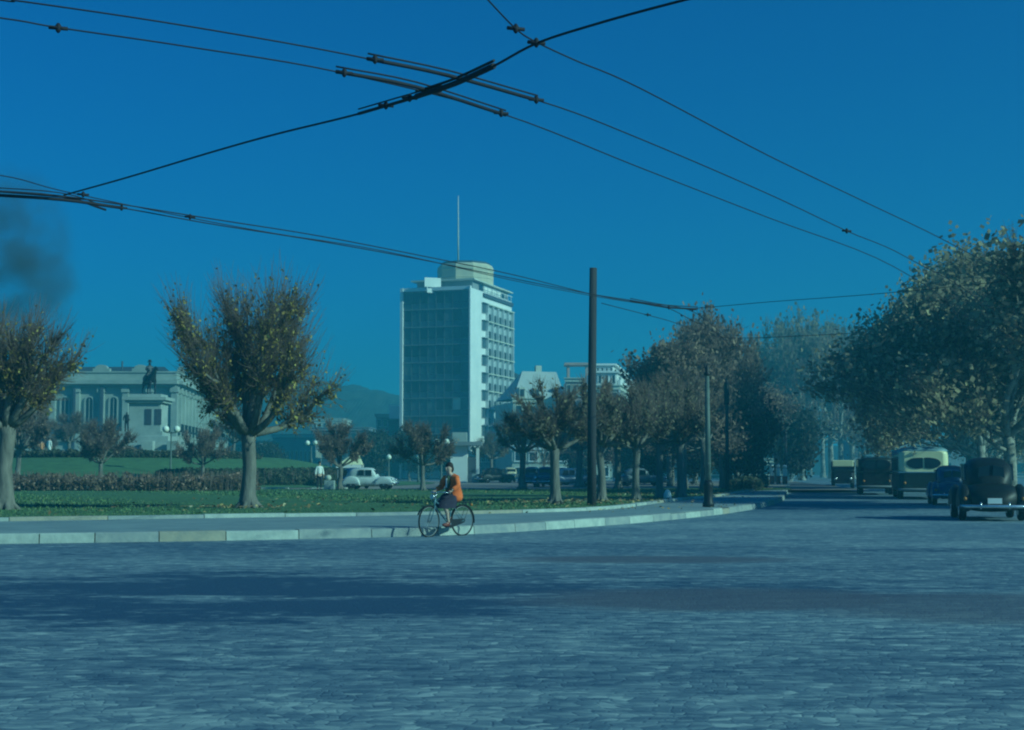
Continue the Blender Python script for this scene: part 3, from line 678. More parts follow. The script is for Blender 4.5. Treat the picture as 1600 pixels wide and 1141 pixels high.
# ================================================================== BUILDINGS
def frame(A_, B_):
    u = (B_ - A_); L = u.length; u = u.normalized(); n = Vector((u.y, -u.x, 0)); return (A_, u, n), L
def wbox(fr, name, m, parent, *a, **k):
    b = MB(); b.fbox(fr, *a); return b.build(name, m, parent, **k)
def window(fr, parent, s0, s1, z0, z1, fm=M_white, arch=False, glass=M_glass, name='window', fw=.12, cross=True, out=.05, sill=True):
    b = MB()
    b.mi = 0
    O, u, n = fr
    if arch:
        r_ = (s1 - s0) / 2; c_ = (s0 + s1) / 2; zz = z1 - r_
        pts = [(s0, z0), (s1, z0)] + [(c_ + r_ * math.cos(math.pi * k / 8), zz + r_ * math.sin(math.pi * k / 8)) for k in range(9)]
        vv = [O + u * a + n * (out + .03) + Vector((0, 0, z)) for a, z in pts]; b.add(vv, [tuple(range(len(vv)))])
        b.mi = 1; k2 = 1 + .22 / r_
        arc_o = [(c_ + r_ * k2 * math.cos(math.pi * k / 8), zz + r_ * k2 * math.sin(math.pi * k / 8)) for k in range(9)]
        arc_i = pts[2:]
        for k in range(8):
            q = [arc_o[k], arc_o[k + 1], arc_i[k + 1], arc_i[k]]
            vv = [O + u * a + n * (out + .16) + Vector((0, 0, z)) for a, z in q] + [O + u * a + n * 0 + Vector((0, 0, z)) for a, z in q]
            b.add(vv, [(0, 1, 2, 3), (0, 4, 5, 1), (1, 5, 6, 2), (2, 6, 7, 3), (3, 7, 4, 0)])
        b.fbox(fr, s0 - .22, s0, z0, zz, 0, out + .16); b.fbox(fr, s1, s1 + .22, z0, zz, 0, out + .16)
    else:
        b.fbox(fr, s0, s1, z0, z1, .0, out)
        b.mi = 1
        b.fbox(fr, s0 - fw, s0, z0, z1, 0, out + .08); b.fbox(fr, s1, s1 + fw, z0, z1, 0, out + .08); b.fbox(fr, s0 - fw, s1 + fw, z1, z1 + fw, 0, out + .085)
    if cross:
        m_ = (s0 + s1) / 2; b.fbox(fr, m_ - .04, m_ + .04, z0, z1 - (0 if not arch else .1), out, out + .06)
    if sill: b.fbox(fr, s0 - fw - .1, s1 + fw + .1, z0 - .18, z0, 0, out + .22)
    return b.build(name, [glass, fm], parent)

# ---- office tower
TC = Vector((-7.6, 262, 0)); du = Vector((.314, .949, 0)).normalized(); dl = Vector((-.949, .314, 0)).normalized()
TH_ = 35.3; WL = 13.8; WR = 24.0; FH = 3.32
tower = empty('office_tower', (0, 0, 0), 'tall white office tower with blue glass front, yellowish round roof drum and mast', 'office tower')
pA = TC; pL = TC + dl * WL; pR = TC + du * WR; pB = pL + du * WR
b = MB()
b.add([pL, pA, pR, pB, pL + Vector((0, 0, TH_)), pA + Vector((0, 0, TH_)), pR + Vector((0, 0, TH_)), pB + Vector((0, 0, TH_))], [(0, 1, 5, 4), (1, 2, 6, 5), (2, 3, 7, 6), (3, 0, 4, 7), (4, 5, 6, 7), (0, 3, 2, 1)])
b.build('wall', M_white, tower)
fl, _ = frame(pL, pA); frr, _ = frame(pA, pR)
# end fins framing the glass front
b = MB(); b.fbox(fl, -.1, .45, 0, TH_ + .3, 0, .75); b.fbox(fl, WL - .12, WL + .15, 0, TH_ + .3, 0, .75); b.fbox(fl, .45, WL - .12, TH_ - .35, TH_ + .3, 0, .6)
b.build('facade_fin', M_white, tower)
rnd = random.Random(77); ncol = 8; cw = (WL - .75) / ncol; nfl = 10; z_top = TH_ - .5
for i in range(nfl):
    z1 = z_top - i * FH
    b = MB(); b.fbox(fl, .47, WL - .14, z1 - FH + .02, z1 - FH + 1.1, 0, .30); b.build('spandrel', M_span, tower)
    for j in range(ncol):
        s0 = .5 + j * cw; k = rnd.random(); mm = M_cglass[2] if k < .28 else (M_cglass[3] if k > .90 else (M_cglass[1] if k > .55 else M_cglass[0]))
        if (i, j) == (6, 6): mm = M_cream2
        b = MB(); b.fbox(fl, s0 + .05, s0 + cw - .05, z1 - FH + 1.14, z1 - .06, 0, .26); b.build('glass_panel', mm, tower)
b = MB()
for j in range(ncol + 1): s0 = .5 + j * cw; b.fbox(fl, s0 - .035, s0 + .035, 2.5, z_top, .3, .36)
b.build('mullions', M_mull, tower)
b = MB()
for i in range(nfl + 1): b.fbox(fl, .48, WL - .15, z_top - i * FH - .07, z_top - i * FH + .07, .31, .47)
b.build('floor_lines', M_grey, tower)
M_shadetint = mat('shade_tint_panel', (.40, .47, .48), .8, (.33, .40, .42), .6)  # grey-blue tint puts the shade of the sun screen into the wall colour
b = MB(); b.fbox(frr, 8.25, WR - .12, 1.4, TH_ - 2.3, 0, .03); b.build('shade_tint_panel', M_shadetint, tower)
# right face: plain strip with projecting corner windows then egg crate of five bays
NW = 9; s_grid = 8.2; bw = (WR - s_grid - .4) / 5
for i in range(NW + 1):
    z1 = TH_ - 2.2 - i * FH
    if i < NW:
        b = MB(); b.mi = 1; b.fbox(frr, 5.9, 8.0, z1 - 1.9, z1, .0, .1); b.mi = 0; b.fbox(frr, 6.2, 8.0, z1 - 1.75, z1 - .1, .1, .16); b.mi = 1; b.fbox(frr, 7.05, 7.15, z1 - 1.75, z1 - .1, .16, .22)
        b.fbox(frr, 5.9, 8.1, z1, z1 + .14, 0, .55)
        b.build('corner_window', [M_cglass[1], M_grey], tower)
    for j in range(5):
        if i == 0: continue
        s0 = s_grid + j * bw
        b = MB(); b.mi = 0; b.fbox(frr, s0 + .42, s0 + bw - .22, z1 + .12, z1 + 1.62, .03, .07)
        b.mi = 1; b.fbox(frr, s0 + .3, s0 + .42, z1 + .1, z1 + 1.7, .03, .12)
        b.build('window', [M_tglass, M_grey], tower)
        b = MB(); O, u, n = frr
        vv = [O + u * a_ + n * d_ + Vector((0, 0, z_)) for a_ in (s0 + .5, s0 + 1.5) for d_, z_ in ((0, z1 - .13), (.62, z1 - .13), (0, z1 - .95))]
        b.add(vv, [(0, 1, 2), (3, 5, 4), (0, 3, 4, 1), (1, 4, 5, 2), (2, 5, 3, 0)]); b.build('ledge_shadow', M_dgrey, tower)  # dark wedge modelled in place of the triangular shadow beneath each ledge
b = MB()
for j in range(6): s0 = s_grid + j * bw; b.fbox(frr, s0 - .09, s0 + .09, 1.5, TH_ - 2.2, 0, .6)
b.build('fin', M_white, tower)
b = MB()
for i in range(NW + 2): z1 = TH_ - 2.2 - i * FH; b.fbox(frr, s_grid - .1, WR, z1 - .12, z1 + .08, .0, .66)
b.build('floor_edge', M_cream2, tower)
# recessed top storey, roof slab, drum, mast, sign
def loc2(s_l, s_r): return TC + dl * s_l + du * s_r
frT, _ = frame(loc2(WL - 2.2, 1.6), loc2(-.0, 1.6))
b = MB(); T0 = TH_ + .02
base = [loc2(WL - 2.0, 2.5), loc2(.6, 2.5), loc2(.6, WR - .8), loc2(WL - 2.0, WR - .8)]
b.add(base + [q + Vector((0, 0, 1.7)) for q in base] , [(0, 1, 5, 4), (1, 2, 6, 5), (2, 3, 7, 6), (3, 0, 4, 7), (4, 5, 6, 7)]); b.v = [(x, y, z + T0) for x, y, z in b.v]
b.build('penthouse_wall', M_grey, tower)
b = MB(); base = [loc2(WL - 1.2, 1.3), loc2(-.2, 1.3), loc2(-.2, WR + .3), loc2(WL - 1.2, WR + .3)]
b.add([q + Vector((0, 0, T0 + 1.7)) for q in base] + [q + Vector((0, 0, T0 + 1.95)) for q in base], [(0, 3, 2, 1), (4, 5, 6, 7), (0, 1, 5, 4), (1, 2, 6, 5), (2, 3, 7, 6), (3, 0, 4, 7)])
b.build('roof_slab', M_cream2, tower)
# terrace opening on the right side of the top floor
frU, _ = frame(loc2(.6, 2.5), loc2(.6, WR - .8))
for k in range(6):
    b = MB(); b.fbox(frU, 3.5 + k * 2.6, 5.7 + k * 2.6, T0 + .35, T0 + 1.55, 0, .06); b.build('terrace_window', M_shirt if k in (1, 2, 3, 4) else M_glass, tower)
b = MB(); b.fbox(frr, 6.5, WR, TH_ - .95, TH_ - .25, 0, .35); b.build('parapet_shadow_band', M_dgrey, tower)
b = MB()
for k in range(9): b.fbox(frr, 7 + k * 2, 7.1 + k * 2, TH_, TH_ + 1.0, .1, .2)
b.fbox(frr, 6.5, WR, TH_ + .95, TH_ + 1.05, .1, .2); b.build('railing', M_white, tower)
dc = loc2(5.6, 12.2)
b = MB(); n8 = 10; b.lathe([(5.45, 0), (5.45, 1.1), (5.53, 1.15), (5.53, 1.3), (5.45, 1.35), (5.45, 2.7), (5.55, 2.75), (5.55, 2.95), (5.45, 3.0), (5.45, 3.5), (5.1, 4.0)], n8, (dc.x, dc.y, T0 + 1.95), False); b.build('roof_drum', M_drum, tower)
b = MB(); b.lathe([(4.8, 0), (4.8, .4)], n8, (dc.x, dc.y, T0 + 5.96), False); b.build('drum_cap', M_dgrey, tower)
mp_ = at(716, 404, dc.y); b = MB(); mt = at(716, 306, dc.y); b.tube([(mp_.x, dc.y, T0 + 6.3), (mt.x, dc.y, mt.z)], [.16, .07], 6)
for k in range(8): z = T0 + 8 + k * 1.2; b.tube([(mp_.x - .22, dc.y, z), (mp_.x + .22, dc.y, z)], .04, 4)
b.build('mast', M_cream2, tower)
sg = 8.0
so_ = fl[0] + fl[1] * 5.0 + fl[2] * 1.3; su = Vector((.93, .36, 0)).normalized(); fs_ = (so_, su, Vector((su.y, -su.x, 0)))
b = MB(); b.fbox(fs_, 0, 3.2, TH_ + .35, TH_ + 2.1, 0, .2); b.fbox(fs_, .5, .7, TH_ - .3, TH_ + .35, -.1, .05); b.fbox(fs_, 2.4, 2.6, TH_ - .3, TH_ + .35, -.1, .05); b.build('rooftop_sign', M_shirt, tower)
b = MB(); b.fbox(fs_, .5, 2.7, TH_ - .75, TH_ + .05, .06, .24); b.build('rooftop_sign', M_shirt, tower)
# ground floor base with slab
b = MB(); b.fbox(fl, -1, WL + 6, 4.0, 4.5, 0, 5); b.build('canopy', M_cream2, tower)

# ---- palace on the left
pal = empty('palace', (0, 0, 0), 'long ornate stone palace with pilasters and arched windows behind the monument', 'palace')
P0 = Vector((-72.5, 203, 0)); P1 = Vector((-48.2, 203, 0)); P2 = Vector((-44.5, 212, 0)); P3 = Vector((-51.5 + 3.5, 262, 0))
PH = 14.3
segs = [(P0, P1), (P1, P2), (P2, Vector((-50.5, 268, 0)))]
M_pal = mat('palace_stone', (.40, .45, .40), .85, (.29, .34, .31), .35, bump=.1)
P2e = at(352, 700, 270); P2e.z = 0
segs = [(P0, P1), (P1, P2e)]
b = MB(); pts = [P0, P1, P2e, P2e + Vector((-40, 20, 0)), P0 + Vector((0, 40, 0))]
k = len(pts); b.add([q for q in pts] + [q + Vector((0, 0, PH)) for q in pts], [tuple((i, (i + 1) % k, k + (i + 1) % k, k + i)) for i in range(k)] + [tuple(range(k, 2 * k))]); b.build('wall', M_pal, pal, fix=True)
for si, (a_, c_) in enumerate(segs):
    fr, L = frame(a_, c_)
    b = MB(); b.fbox(fr, -.3, L + .3, PH - .9, PH - .55, 0, .5); b.fbox(fr, -.6, L + .6, PH - .55, PH, 0, 1.2); b.fbox(fr, -.3, L + .3, PH, PH + 1.1, -.3, .35); b.fbox(fr, -.4, L + .4, PH + 1.1, PH + 1.3, -.35, .5); b.build('cornice', M_pal, pal)
    b = MB(); b.fbox(fr, 0, L, 5.6, 6.0, 0, .5); b.build('string_course', M_pal, pal)
    nb_ = 7 if si == 0 else 17; step = L / nb_
    for k in range(nb_):
        s = (k + .5) * step
        big = (si == 0 and k in (4, 5))
        window(fr, pal, s - .5, s + .5, 8.2, 11.9, M_pal, arch=(si == 0), out=.08)
        window(fr, pal, s - .6, s + .6, 1.4, 4.4, M_pal, out=.08)
        if k % 2 == 0 or si == 1:
            b = MB(); b.fbox(fr, s - 1.2, s + 1.2, 7.0, 7.25, 0, 1.0)
            for q in range(9): b.fbox(fr, s - 1.15 + q * .28, s - 1.07 + q * .28, 7.25, 8.0, .85, .95)
            b.fbox(fr, s - 1.2, s + 1.2, 8.0, 8.1, .82, .98); b.build('balcony', M_black, pal)
    for k in range(nb_ + 1):
        s = k * step
        b = MB(); b.mi = 0; b.fbox(fr, s - .42, s + .42, 6.0, PH - .9, 0, .45); b.fbox(fr, s - .55, s + .55, PH - 1.7, PH - .92, 0, .62); b.fbox(fr, s - .5, s + .5, .1, 5.6, 0, .42)
        b.build('pilaster', M_pal, pal)
    if si == 0:
        for k, s in ((0, L * .57), (1, L * .80)):
            b = MB(); b.fbox(fr, s - 1.2, s + 1.2, PH + 1.3, PH + 1.7, -.4, .5); O, u, n = fr
            arcs = [(s + .9 * math.cos(math.pi * q / 8), PH + 1.7 + .55 * math.sin(math.pi * q / 8)) for q in range(9)]
            vv = [O + u * a2 + n * .5 + Vector((0, 0, z)) for a2, z in arcs] + [O + u * a2 + n * -.4 + Vector((0, 0, z)) for a2, z in arcs]
            b.add(vv, [tuple(range(9)), tuple(range(17, 8, -1))] + [(q, q + 9, q + 10, q + 1) for q in range(8)]); b.build('roof_pediment', M_pal, pal)
        b = MB(); s = L * .585; b.fbox(fr, s - .35, s + .05, 4, PH - .9, .45, .8); s = L * .42; b.fbox(fr, s - .2, s + .1, 1, PH - 1, .45, .75); b.build('downpipe', M_dgrey, pal)
    else:
        for k in range(2):
            s = 6 + 14 * k; b = MB(); b.fbox(fr, s - 1.2, s + 1.2, PH + 1.3, PH + 2.0, -.4, .4); b.fbox(fr, s - .5, s + .5, PH + 2.0, PH + 2.4, -.3, .3); b.build('chimney', M_pal, pal)
b = MB(); q0 = P0 + Vector((0, 3, PH)); b.add([P0 + Vector((0, 1.5, PH + 1.3)), P1 + Vector((-1, 1.5, PH + 1.3)), P1 + Vector((-3, 6, PH + 2.4)), P0 + Vector((0, 6, PH + 2.4))], [(0, 1, 2, 3)]); b.build('roof', M_slate, pal)
mp2 = at(191, 571, 206); b = MB(); b.tube([(mp2.x, 206, PH + 1), (mp2.x, 206, mp2.z + .6)], .12, 6); b.build('flagpole', M_dgrey, pal)

# ---- generic block
def block(name, label, px0, px1, ytop, Y, depth, m, rows_, cols_, z0=0, wm=M_glass, trim=M_cream2, roof=None, side=None, slope=0, cat='building', ww=.55, wh=.55, par=True, zb=0):
    A_ = at(px0, ytop, Y); B_ = at(px1, ytop, Y + slope); H = A_.z; A0 = Vector((A_.x, A_.y, 0)); B0 = Vector((B_.x, B_.y, 0))
    fr, L = frame(A0, B0); o = empty(name, (0, 0, 0), label, cat)
    n = fr[2]; D0 = A0 - n * depth; E0 = B0 - n * depth
    if side: E0 = Vector(side)
    b = MB(); pts = [A0, B0, E0, D0]; b.add(pts + [q + Vector((0, 0, H)) for q in pts], [(0, 1, 5, 4), (1, 2, 6, 5), (2, 3, 7, 6), (3, 0, 4, 7), (4, 5, 6, 7)]); b.build('wall', m, o, fix=True)
    fs = [(fr, L, cols_)]
    fr2, L2 = frame(B0, E0); fs.append((fr2, L2, max(2, int(cols_ * L2 / L))))
    fh = (H - zb) / rows_
    for f_, L_, nc in fs:
        nc = min(nc, 9); cw_ = L_ / nc
        for i in range(rows_):
            for j in range(nc):
                window(f_, o, (j + .5) * cw_ - cw_ * ww / 2, (j + .5) * cw_ + cw_ * ww / 2, zb + i * fh + fh * .25, zb + i * fh + fh * (.25 + wh), trim, out=.05, cross=False)
        if par:
            b = MB(); b.fbox(f_, -.2, L_ + .2, H - .1, H + .5, -.3, .35); b.fbox(f_, -.4, L_ + .4, H + .5, H + .65, -.35, .6); b.build('cornice', trim, o)
    return o, fr, L, H, (A0, B0, E0, D0)
# mansard building right of the tower
o, fr, L, H, cs = block('apartment_building', 'pale cream building with grey mansard roof right of the office tower', 802, 884, 628, 235, 14, M_cream2, 4, 5, slope=2)
b = MB(); A0, B0, E0, D0 = cs; top = [(A0 + Vector((1.5, 2, H + 5.2))), (B0 + Vector((-1.5, 2, H + 5.2))), (B0 + Vector((-1.5, 9, H + 5.2))), (A0 + Vector((1.5, 9, H + 5.2)))]
b.add([q + Vector((0, 0, H + .66)) for q in (A0, B0, E0, D0)] + top, [(0, 1, 5, 4), (1, 2, 6, 5), (2, 3, 7, 6), (3, 0, 4, 7), (4, 5, 6, 7)]); b.build('roof', M_paleroof, o, fix=True)
for s in (1.5, 4.0):
    b = MB(); b.fbox(fr, s - .5, s + .5, H + .66, H + 2.4, -1.6, .1); b.mi = 1; b.fbox(fr, s - .35, s + .35, H + .9, H + 2.1, .1, .16); b.build('dormer', [M_cream2, M_glass], o)
b = MB(); b.fbox(fr, 4.6, 5.6, H + 4.5, H + 6.3, -4, -3); b.build('chimney', M_cream2, o)
# dark hipped roof house tucked against the tower
o, fr, L, H, cs = block('town_house', 'cream house with dark hipped roof wedged against the office tower', 798, 826, 602, 292, 10, M_cream, 5, 3)
A0, B0, E0, D0 = cs; ap = (A0 + B0 + E0 + D0) / 4 + Vector((-1.5, 0, H + 3.2))
b = MB(); ov = .7; b.add([A0 + Vector((-ov, -ov, H + .66)), B0 + Vector((ov, -ov, H + .66)), E0 + Vector((ov, ov, H + .66)), D0 + Vector((-ov, ov, H + .66)), ap], [(0, 1, 4), (1, 2, 4), (2, 3, 4), (3, 0, 4)]); b.build('roof', M_slate, o, fix=True)
# pink belvedere
o, fr, L, H, cs = block('apartment_building', 'pinkish block with an open roof lookout left of the wooden pole', 884, 922, 596, 262, 12, M_pink, 5, 4)
A0, B0, E0, D0 = cs; b = MB()
for s in (.3, L - .7):
    for d in (-3.6, -.3): b = MB(); b.fbox(fr, s, s + .45, H + .6, H + 3.0, d - .2, d + .2); b.build('lookout_pillar', M_pink, o)
b = MB(); b.fbox(fr, -.2, L + .2, H + 3.0, H + 3.45, -4.3, .3); b.build('lookout_roof', M_pink, o)
# ornate white corner building
sd_ = at(996, 620, 268); sd_.z = 0
o, fr, L, H, cs = block('apartment_building', 'white ornate corner building with stepped attic floors right of the wooden pole', 918, 966, 608, 228, 18, M_cream2, 5, 4, side=(sd_.x, 268, 0))
A0, B0, E0, D0 = cs; fr2, L2 = frame(B0, E0)
def inset(k, z0, z1, name, m, ox=1.2):
    cen = (A0 + B0 + E0 + D0) / 4; ps = [cen + (q - cen) * k for q in (A0, B0, E0, D0)]; b = MB()
    b.add([q + Vector((0, 0, z0)) for q in ps] + [q + Vector((0, 0, z1)) for q in ps], [(0, 1, 5, 4), (1, 2, 6, 5), (2, 3, 7, 6), (3, 0, 4, 7), (4, 5, 6, 7)]); b.build(name, m, o, fix=True)
    return [frame(ps[0], ps[1]), frame(ps[1], ps[2])]
for k, z0, z1 in ((.9, H + .66, H + 2.7), (.6, H + 2.7, H + 4.2)):
    for f_, L_ in inset(k, z0, z1, 'attic_wall', M_white):
        nn = 4
        for j in range(nn):
            window(f_, o, (j + .3) * L_ / nn, (j + .7) * L_ / nn, z0 + .4, z1 - .4, M_white, out=.04, cross=False, sill=False)
        b = MB(); b.fbox(f_, -.3, L_ + .3, z1, z1 + .3, -.3, .5); b.build('cornice', M_white, o)
b = MB()
for j in range(7): b.fbox(fr2, j * L2 / 6 - .2, j * L2 / 6 + .2, 5, H, 0, .35)
b.build('pilasters', M_white, o)
for j in range(6):
    b = MB(); b.fbox(fr2, (j + .25) * L2 / 6, (j + .75) * L2 / 6, H - .0 + .66, H + 1.6, -.2, .2); b.build('parapet_pier', M_white, o)
# background low buildings
block('low_building', 'hazy pale building far behind the small tree left of the office tower', 488, 535, 657, 420, 20, M_cream2, 4, 6, cat='building')
block('low_building', 'dark warehouse wall with square openings below the hazy pale building', 486, 575, 672, 330, 14, M_dgrey, 3, 6, trim=M_grey)
block('low_building', 'mid height pale block touching the left edge of the office tower', 588, 626, 652, 290, 16, M_grey, 5, 4)
o_, fr_, L_, H_, _ = block('low_building', 'dark block with white roof hut left of the office tower', 608, 640, 660, 275, 12, M_dgrey, 4, 3, trim=M_dgrey)
b = MB(); b.fbox(fr_, 0, 2.6, H_ + .66, H_ + 3.3, -3, 0); b.build('roof_hut', M_white, o_)
block('market_hall', 'long low grey market hall beyond the mound', 426, 488, 683, 300, 14, M_grey, 1, 9, ww=.5, wh=.4, cat='market hall')
block('low_building', 'dark shop row behind the palace corner and globe lamp', 352, 420, 694, 290, 12, M_dgrey, 2, 8, trim=M_grey)
block('low_building', 'blue grey shop row at the foot of the office tower behind parked cars', 740, 800, 705, 255, 10, M_grey, 2, 6, trim=M_cream2)
block('shop_row', 'pale shopfronts seen between the avenue trunks right of the office tower', 800, 1000, 702, 222, 10, M_cream, 2, 9, trim=M_white, cat='shops')
block('shop_row', 'hazy dark house row glimpsed between the avenue trunks', 1000, 1240, 722, 262, 10, M_grey, 1, 9, trim=M_cream2, cat='shops')
block('wall_building', 'hazy long wall behind the right hand plane trees', 1330, 1700, 690, 300, 10, M_grey, 2, 9, trim=M_grey, cat='building')

# ---- kiosk pavilion
kx = empty('kiosk', at(722, 760, 150) * Vector((1, 1, 0)).length if False else Vector(((722 - 800) / F * 150, 150, .19)), 'small white pavilion with a flat overhanging roof behind the cyclist', 'kiosk')
b = MB(); b.box(-1.2, .55, -.2, 2.8, 0, 3.9); b.build('wall', M_white, kx)
b = MB(); b.box(1.5, 1.75, -.2, .2, 0, 3.9); b.box(1.5, 1.75, 2.4, 2.8, 0, 3.9); b.build('pillar', M_white, kx)
b = MB(); b.box(.6, 1.45, 1.5, 2.6, 0, 2.7); b.build('door', M_dgrey, kx)
b = MB(); b.box(-2.6, 2.1, -1.2, 3.2, 3.9, 4.3); b.build('roof', M_grey, kx)
b = MB(); b.box(-1.0, .5, -.1, 2.0, 4.3, 5.3); b.build('roof_box', M_plinth, kx)
b = MB(); b.box(1.1, 2.6, -1.6, -.9, 0, .95); b.build('counter', M_plinth, kx)
# ---- market awnings and boards
aw = empty('market_awning', (LP(435, 230).x, 230, 0), 'long cream market awning in front of the low market hall', 'awning')
b = MB(); b.prism([(-1.2, 2.2), (1.2, 2.9), (1.2, 3.05), (-1.2, 2.35)], -3, 3.2, axis=0); b.build('canopy', M_ybus, aw)
for x in (-2.8, 0, 3.0):
    b = MB(); b.tube([(x, -1, 0), (x, -1, 2.3)], .06, 6); b.tube([(x, 1, 0), (x, 1, 2.8)], .06, 6); b.build('post', M_grey, aw)
b = MB(); b.box(-2.9, 3.1, -.5, .7, 0, 1.1); b.build('stall_counter', M_grey, aw)
bb = empty('billboard', (LP(410, 240).x, 240, 0), 'white rectangular board on a post left of the low market hall', 'billboard')
b = MB(); b.box(-.9, .9, -.1, .1, 4.9, 6.0); b.build('board', M_shirt, bb); b = MB(); b.tube([(0, 0, 0), (0, 0, 4.9)], .12, 6); b.build('post', M_grey, bb)
ks = empty('canvas_stall', (LP(548, 112).x, 112, .19), 'cream canvas roofed stall right behind the pale car', 'stall')
b = MB(); b.add([(-1.0, -.8, 1.75), (.95, -.8, 1.75), (.65, -.1, 2.65), (.0, -.1, 2.45), (-1.0, .8, 1.75), (.95, .8, 1.75)], [(0, 1, 2, 3), (5, 4, 3, 2), (0, 3, 4), (1, 5, 2)]); b.build('canvas_roof', M_ybus, ks)
b = MB(); b.box(-1.02, .97, -.84, -.8, 1.5, 1.74); b.box(-1.02, .97, .8, .84, 1.5, 1.74); b.build('valance', M_shirt, ks)
for x in (-.9, .85):
    for y in (-.7, .7): b = MB(); b.tube([(x, y, 0), (x, y, 1.8)], .035, 6); b.build('post', M_grey, ks)
b = MB(); b.box(-.85, .8, -.6, -.2, 0, .9); b.build('counter', M_dgrey, ks)
bl = tag(MB().build('x', M_white), 'x', 'x'); bpy.data.objects.remove(bl)
ub = empty('stone_pier', (LP(516, 95).x, 95, .2), 'pale stone block with a rounded cap right of the white shirted person', 'stone pier')
b = MB(); b.box(-.34, .34, -.3, .3, 0, .62); b.build('block', M_plinth, ub, bevel=.03); b = MB(); b.ball((-.1, 0, .8), .22, 12, (1, 1, .9)); b.build('cap', M_cream2, ub)

# ---- monument
mon = empty('equestrian_monument', (LP(232, 138).x, 138, gz(LP(232, 138).x, 138)), 'stone monument with a dark bronze rider on horseback in front of the palace', 'monument')
for (x, y, z0, z1, nm) in ((3.9, 3.6, 0, .6, 'step'), (3.2, 2.9, .6, 1.15, 'step'), (2.5, 2.2, 1.15, 2.0, 'plinth'), (1.55, 1.4, 2.0, 5.2, 'pedestal')):
    b = MB(); b.box(-x, x, -y, y, z0, z1); b.build(nm, M_plinth, mon, bevel=.04)
b = MB(); b.box(-1.75, 1.75, -1.6, 1.6, 2.0, 2.45); b.build('base_moulding', M_plinth, mon)
b = MB(); b.box(-1.85, 1.85, -1.7, 1.7, 5.2, 5.45); b.box(-2.1, 2.1, -1.9, 1.9, 5.45, 5.75); b.box(-1.5, 1.5, -1.35, 1.35, 5.75, 6.05); b.build('cornice', M_plinth, mon)
for x in (.05, 1.0):
    b = MB(); b.box(x - .0, x + .6, -1.46, -1.4, 3.1, 4.6); b.build('plaque', M_dgrey, mon)
for x in (-3.2, 3.3, .9):
    b = MB(); b.box(x - .55, x + .55, -3.9, -3.0, .6, 1.5); b.build('step_block', M_plinth, mon, bevel=.03)
b = MB(); b.box(-3.6, -2.2, -5.5, -4.4, -.1, .55); b.build('step_block', M_plinth, mon, bevel=.03)

def skin_mesh(name, verts, edges, mats, parent, subdiv=2, root=0, extra=None, vox=None):
    me = bpy.data.meshes.new(name); me.from_pydata([v[0] for v in verts], edges, [])
    o = bpy.data.objects.new(name, me); col.objects.link(o)
    sm = o.modifiers.new('skin', 'SKIN'); sm.use_smooth_shade = True; sm.branch_smoothing = .3
    for i, v in enumerate(verts):
        r_ = v[1]; sv = me.skin_vertices[0].data[i]; sv.radius = (r_, r_) if isinstance(r_, (int, float)) else r_; sv.use_root = (i == root)
    ss = o.modifiers.new('sub', 'SUBSURF'); ss.levels = subdiv; ss.render_levels = subdiv
    dg = bpy.context.evaluated_depsgraph_get(); ev_ = o.evaluated_get(dg); nm = bpy.data.meshes.new_from_object(ev_)
    bpy.data.objects.remove(o)
    if extra:
        bm = bmesh.new(); bm.from_mesh(nm)
        for e_ in extra: bm.from_mesh(e_)
        bm.to_mesh(nm); bm.free()
    nm.name = name; nm.materials.clear()
    for m in (mats if isinstance(mats, (list, tuple)) else [mats]): nm.materials.append(m)
    for p_ in nm.polygons: p_.use_smooth = True; p_.material_index = 0 if p_.material_index >= len(nm.materials) else p_.material_index
    o2 = bpy.data.objects.new(name, nm); col.objects.link(o2)
    if parent: o2.parent = parent
    return o2
def chain(vs_, es, pts, start=None):
    prev = start
    for p_, r_ in pts:
        vs_.append((p_, r_)); i = len(vs_) - 1
        if prev is not None: es.append((prev, i))
        prev = i
    return prev
# horse (local: head towards +x), turned three quarters to the camera, 1.25 life size
hs = 1.28
V, E = [], []
chain(V, E, [((-.15, 0, 1.25), .32), ((.35, 0, 1.22), .33), ((.72, 0, 1.30), .28)])
nk = chain(V, E, [((.95, 0, 1.55), .19), ((1.12, 0, 1.85), .14), ((1.22, 0, 2.02), .12), ((1.42, .02, 1.92), .09), ((1.62, .02, 1.75), .06)], 2)
rp = chain(V, E, [((-.6, 0, 1.28), .33), ((-.85, 0, 1.28), .2)], 0)
chain(V, E, [((-1.05, 0, 1.15), .09), ((-1.12, 0, .8), .09), ((-1.08, 0, .5), .03)], rp)
for y in (-.19, .19): chain(V, E, [((.68, y, 1.0), .14), ((.70, y, .62), .075), ((.68 + (.1 if y > 0 else 0), y, .36), .05), ((.7, y, .12), .05), ((.75, y, .03), .065)], 2)
for y in (-.2, .2): chain(V, E, [((-.62, y, .95), .17), ((-.55, y, .72), .10), ((-.78, y, .48), .06), ((-.75, y, .15), .05), ((-.70, y, .03), .065)], rp - 1)
horse = skin_mesh('horse', V, E, M_bronze, mon); horse.scale = (hs,) * 3; horse.location = (0, 0, 6.05); horse.rotation_euler = (0, 0, R(-54))
V, E = [], []
chain(V, E, [((0.02, 0, 1.62), .19), ((.02, 0, 1.85), .17), ((.03, 0, 2.1), .20), ((.04, 0, 2.24), .08), ((.06, 0, 2.36), .105), ((.06, 0, 2.47), .10)])
for y in (-1, 1):
    chain(V, E, [((.05, .24 * y, 2.12), .08), ((.12, .32 * y, 1.88), .065), ((.36, .18 * y, 1.80), .05), ((.45, .1 * y, 1.84), .045)], 2)
    chain(V, E, [((.15, .3 * y, 1.45), .12), ((.32, .36 * y, 1.2), .09), ((.22, .36 * y, .85), .065), ((.20, .36 * y, .72), .06), ((.36, .37 * y, .68), .045)], 0)
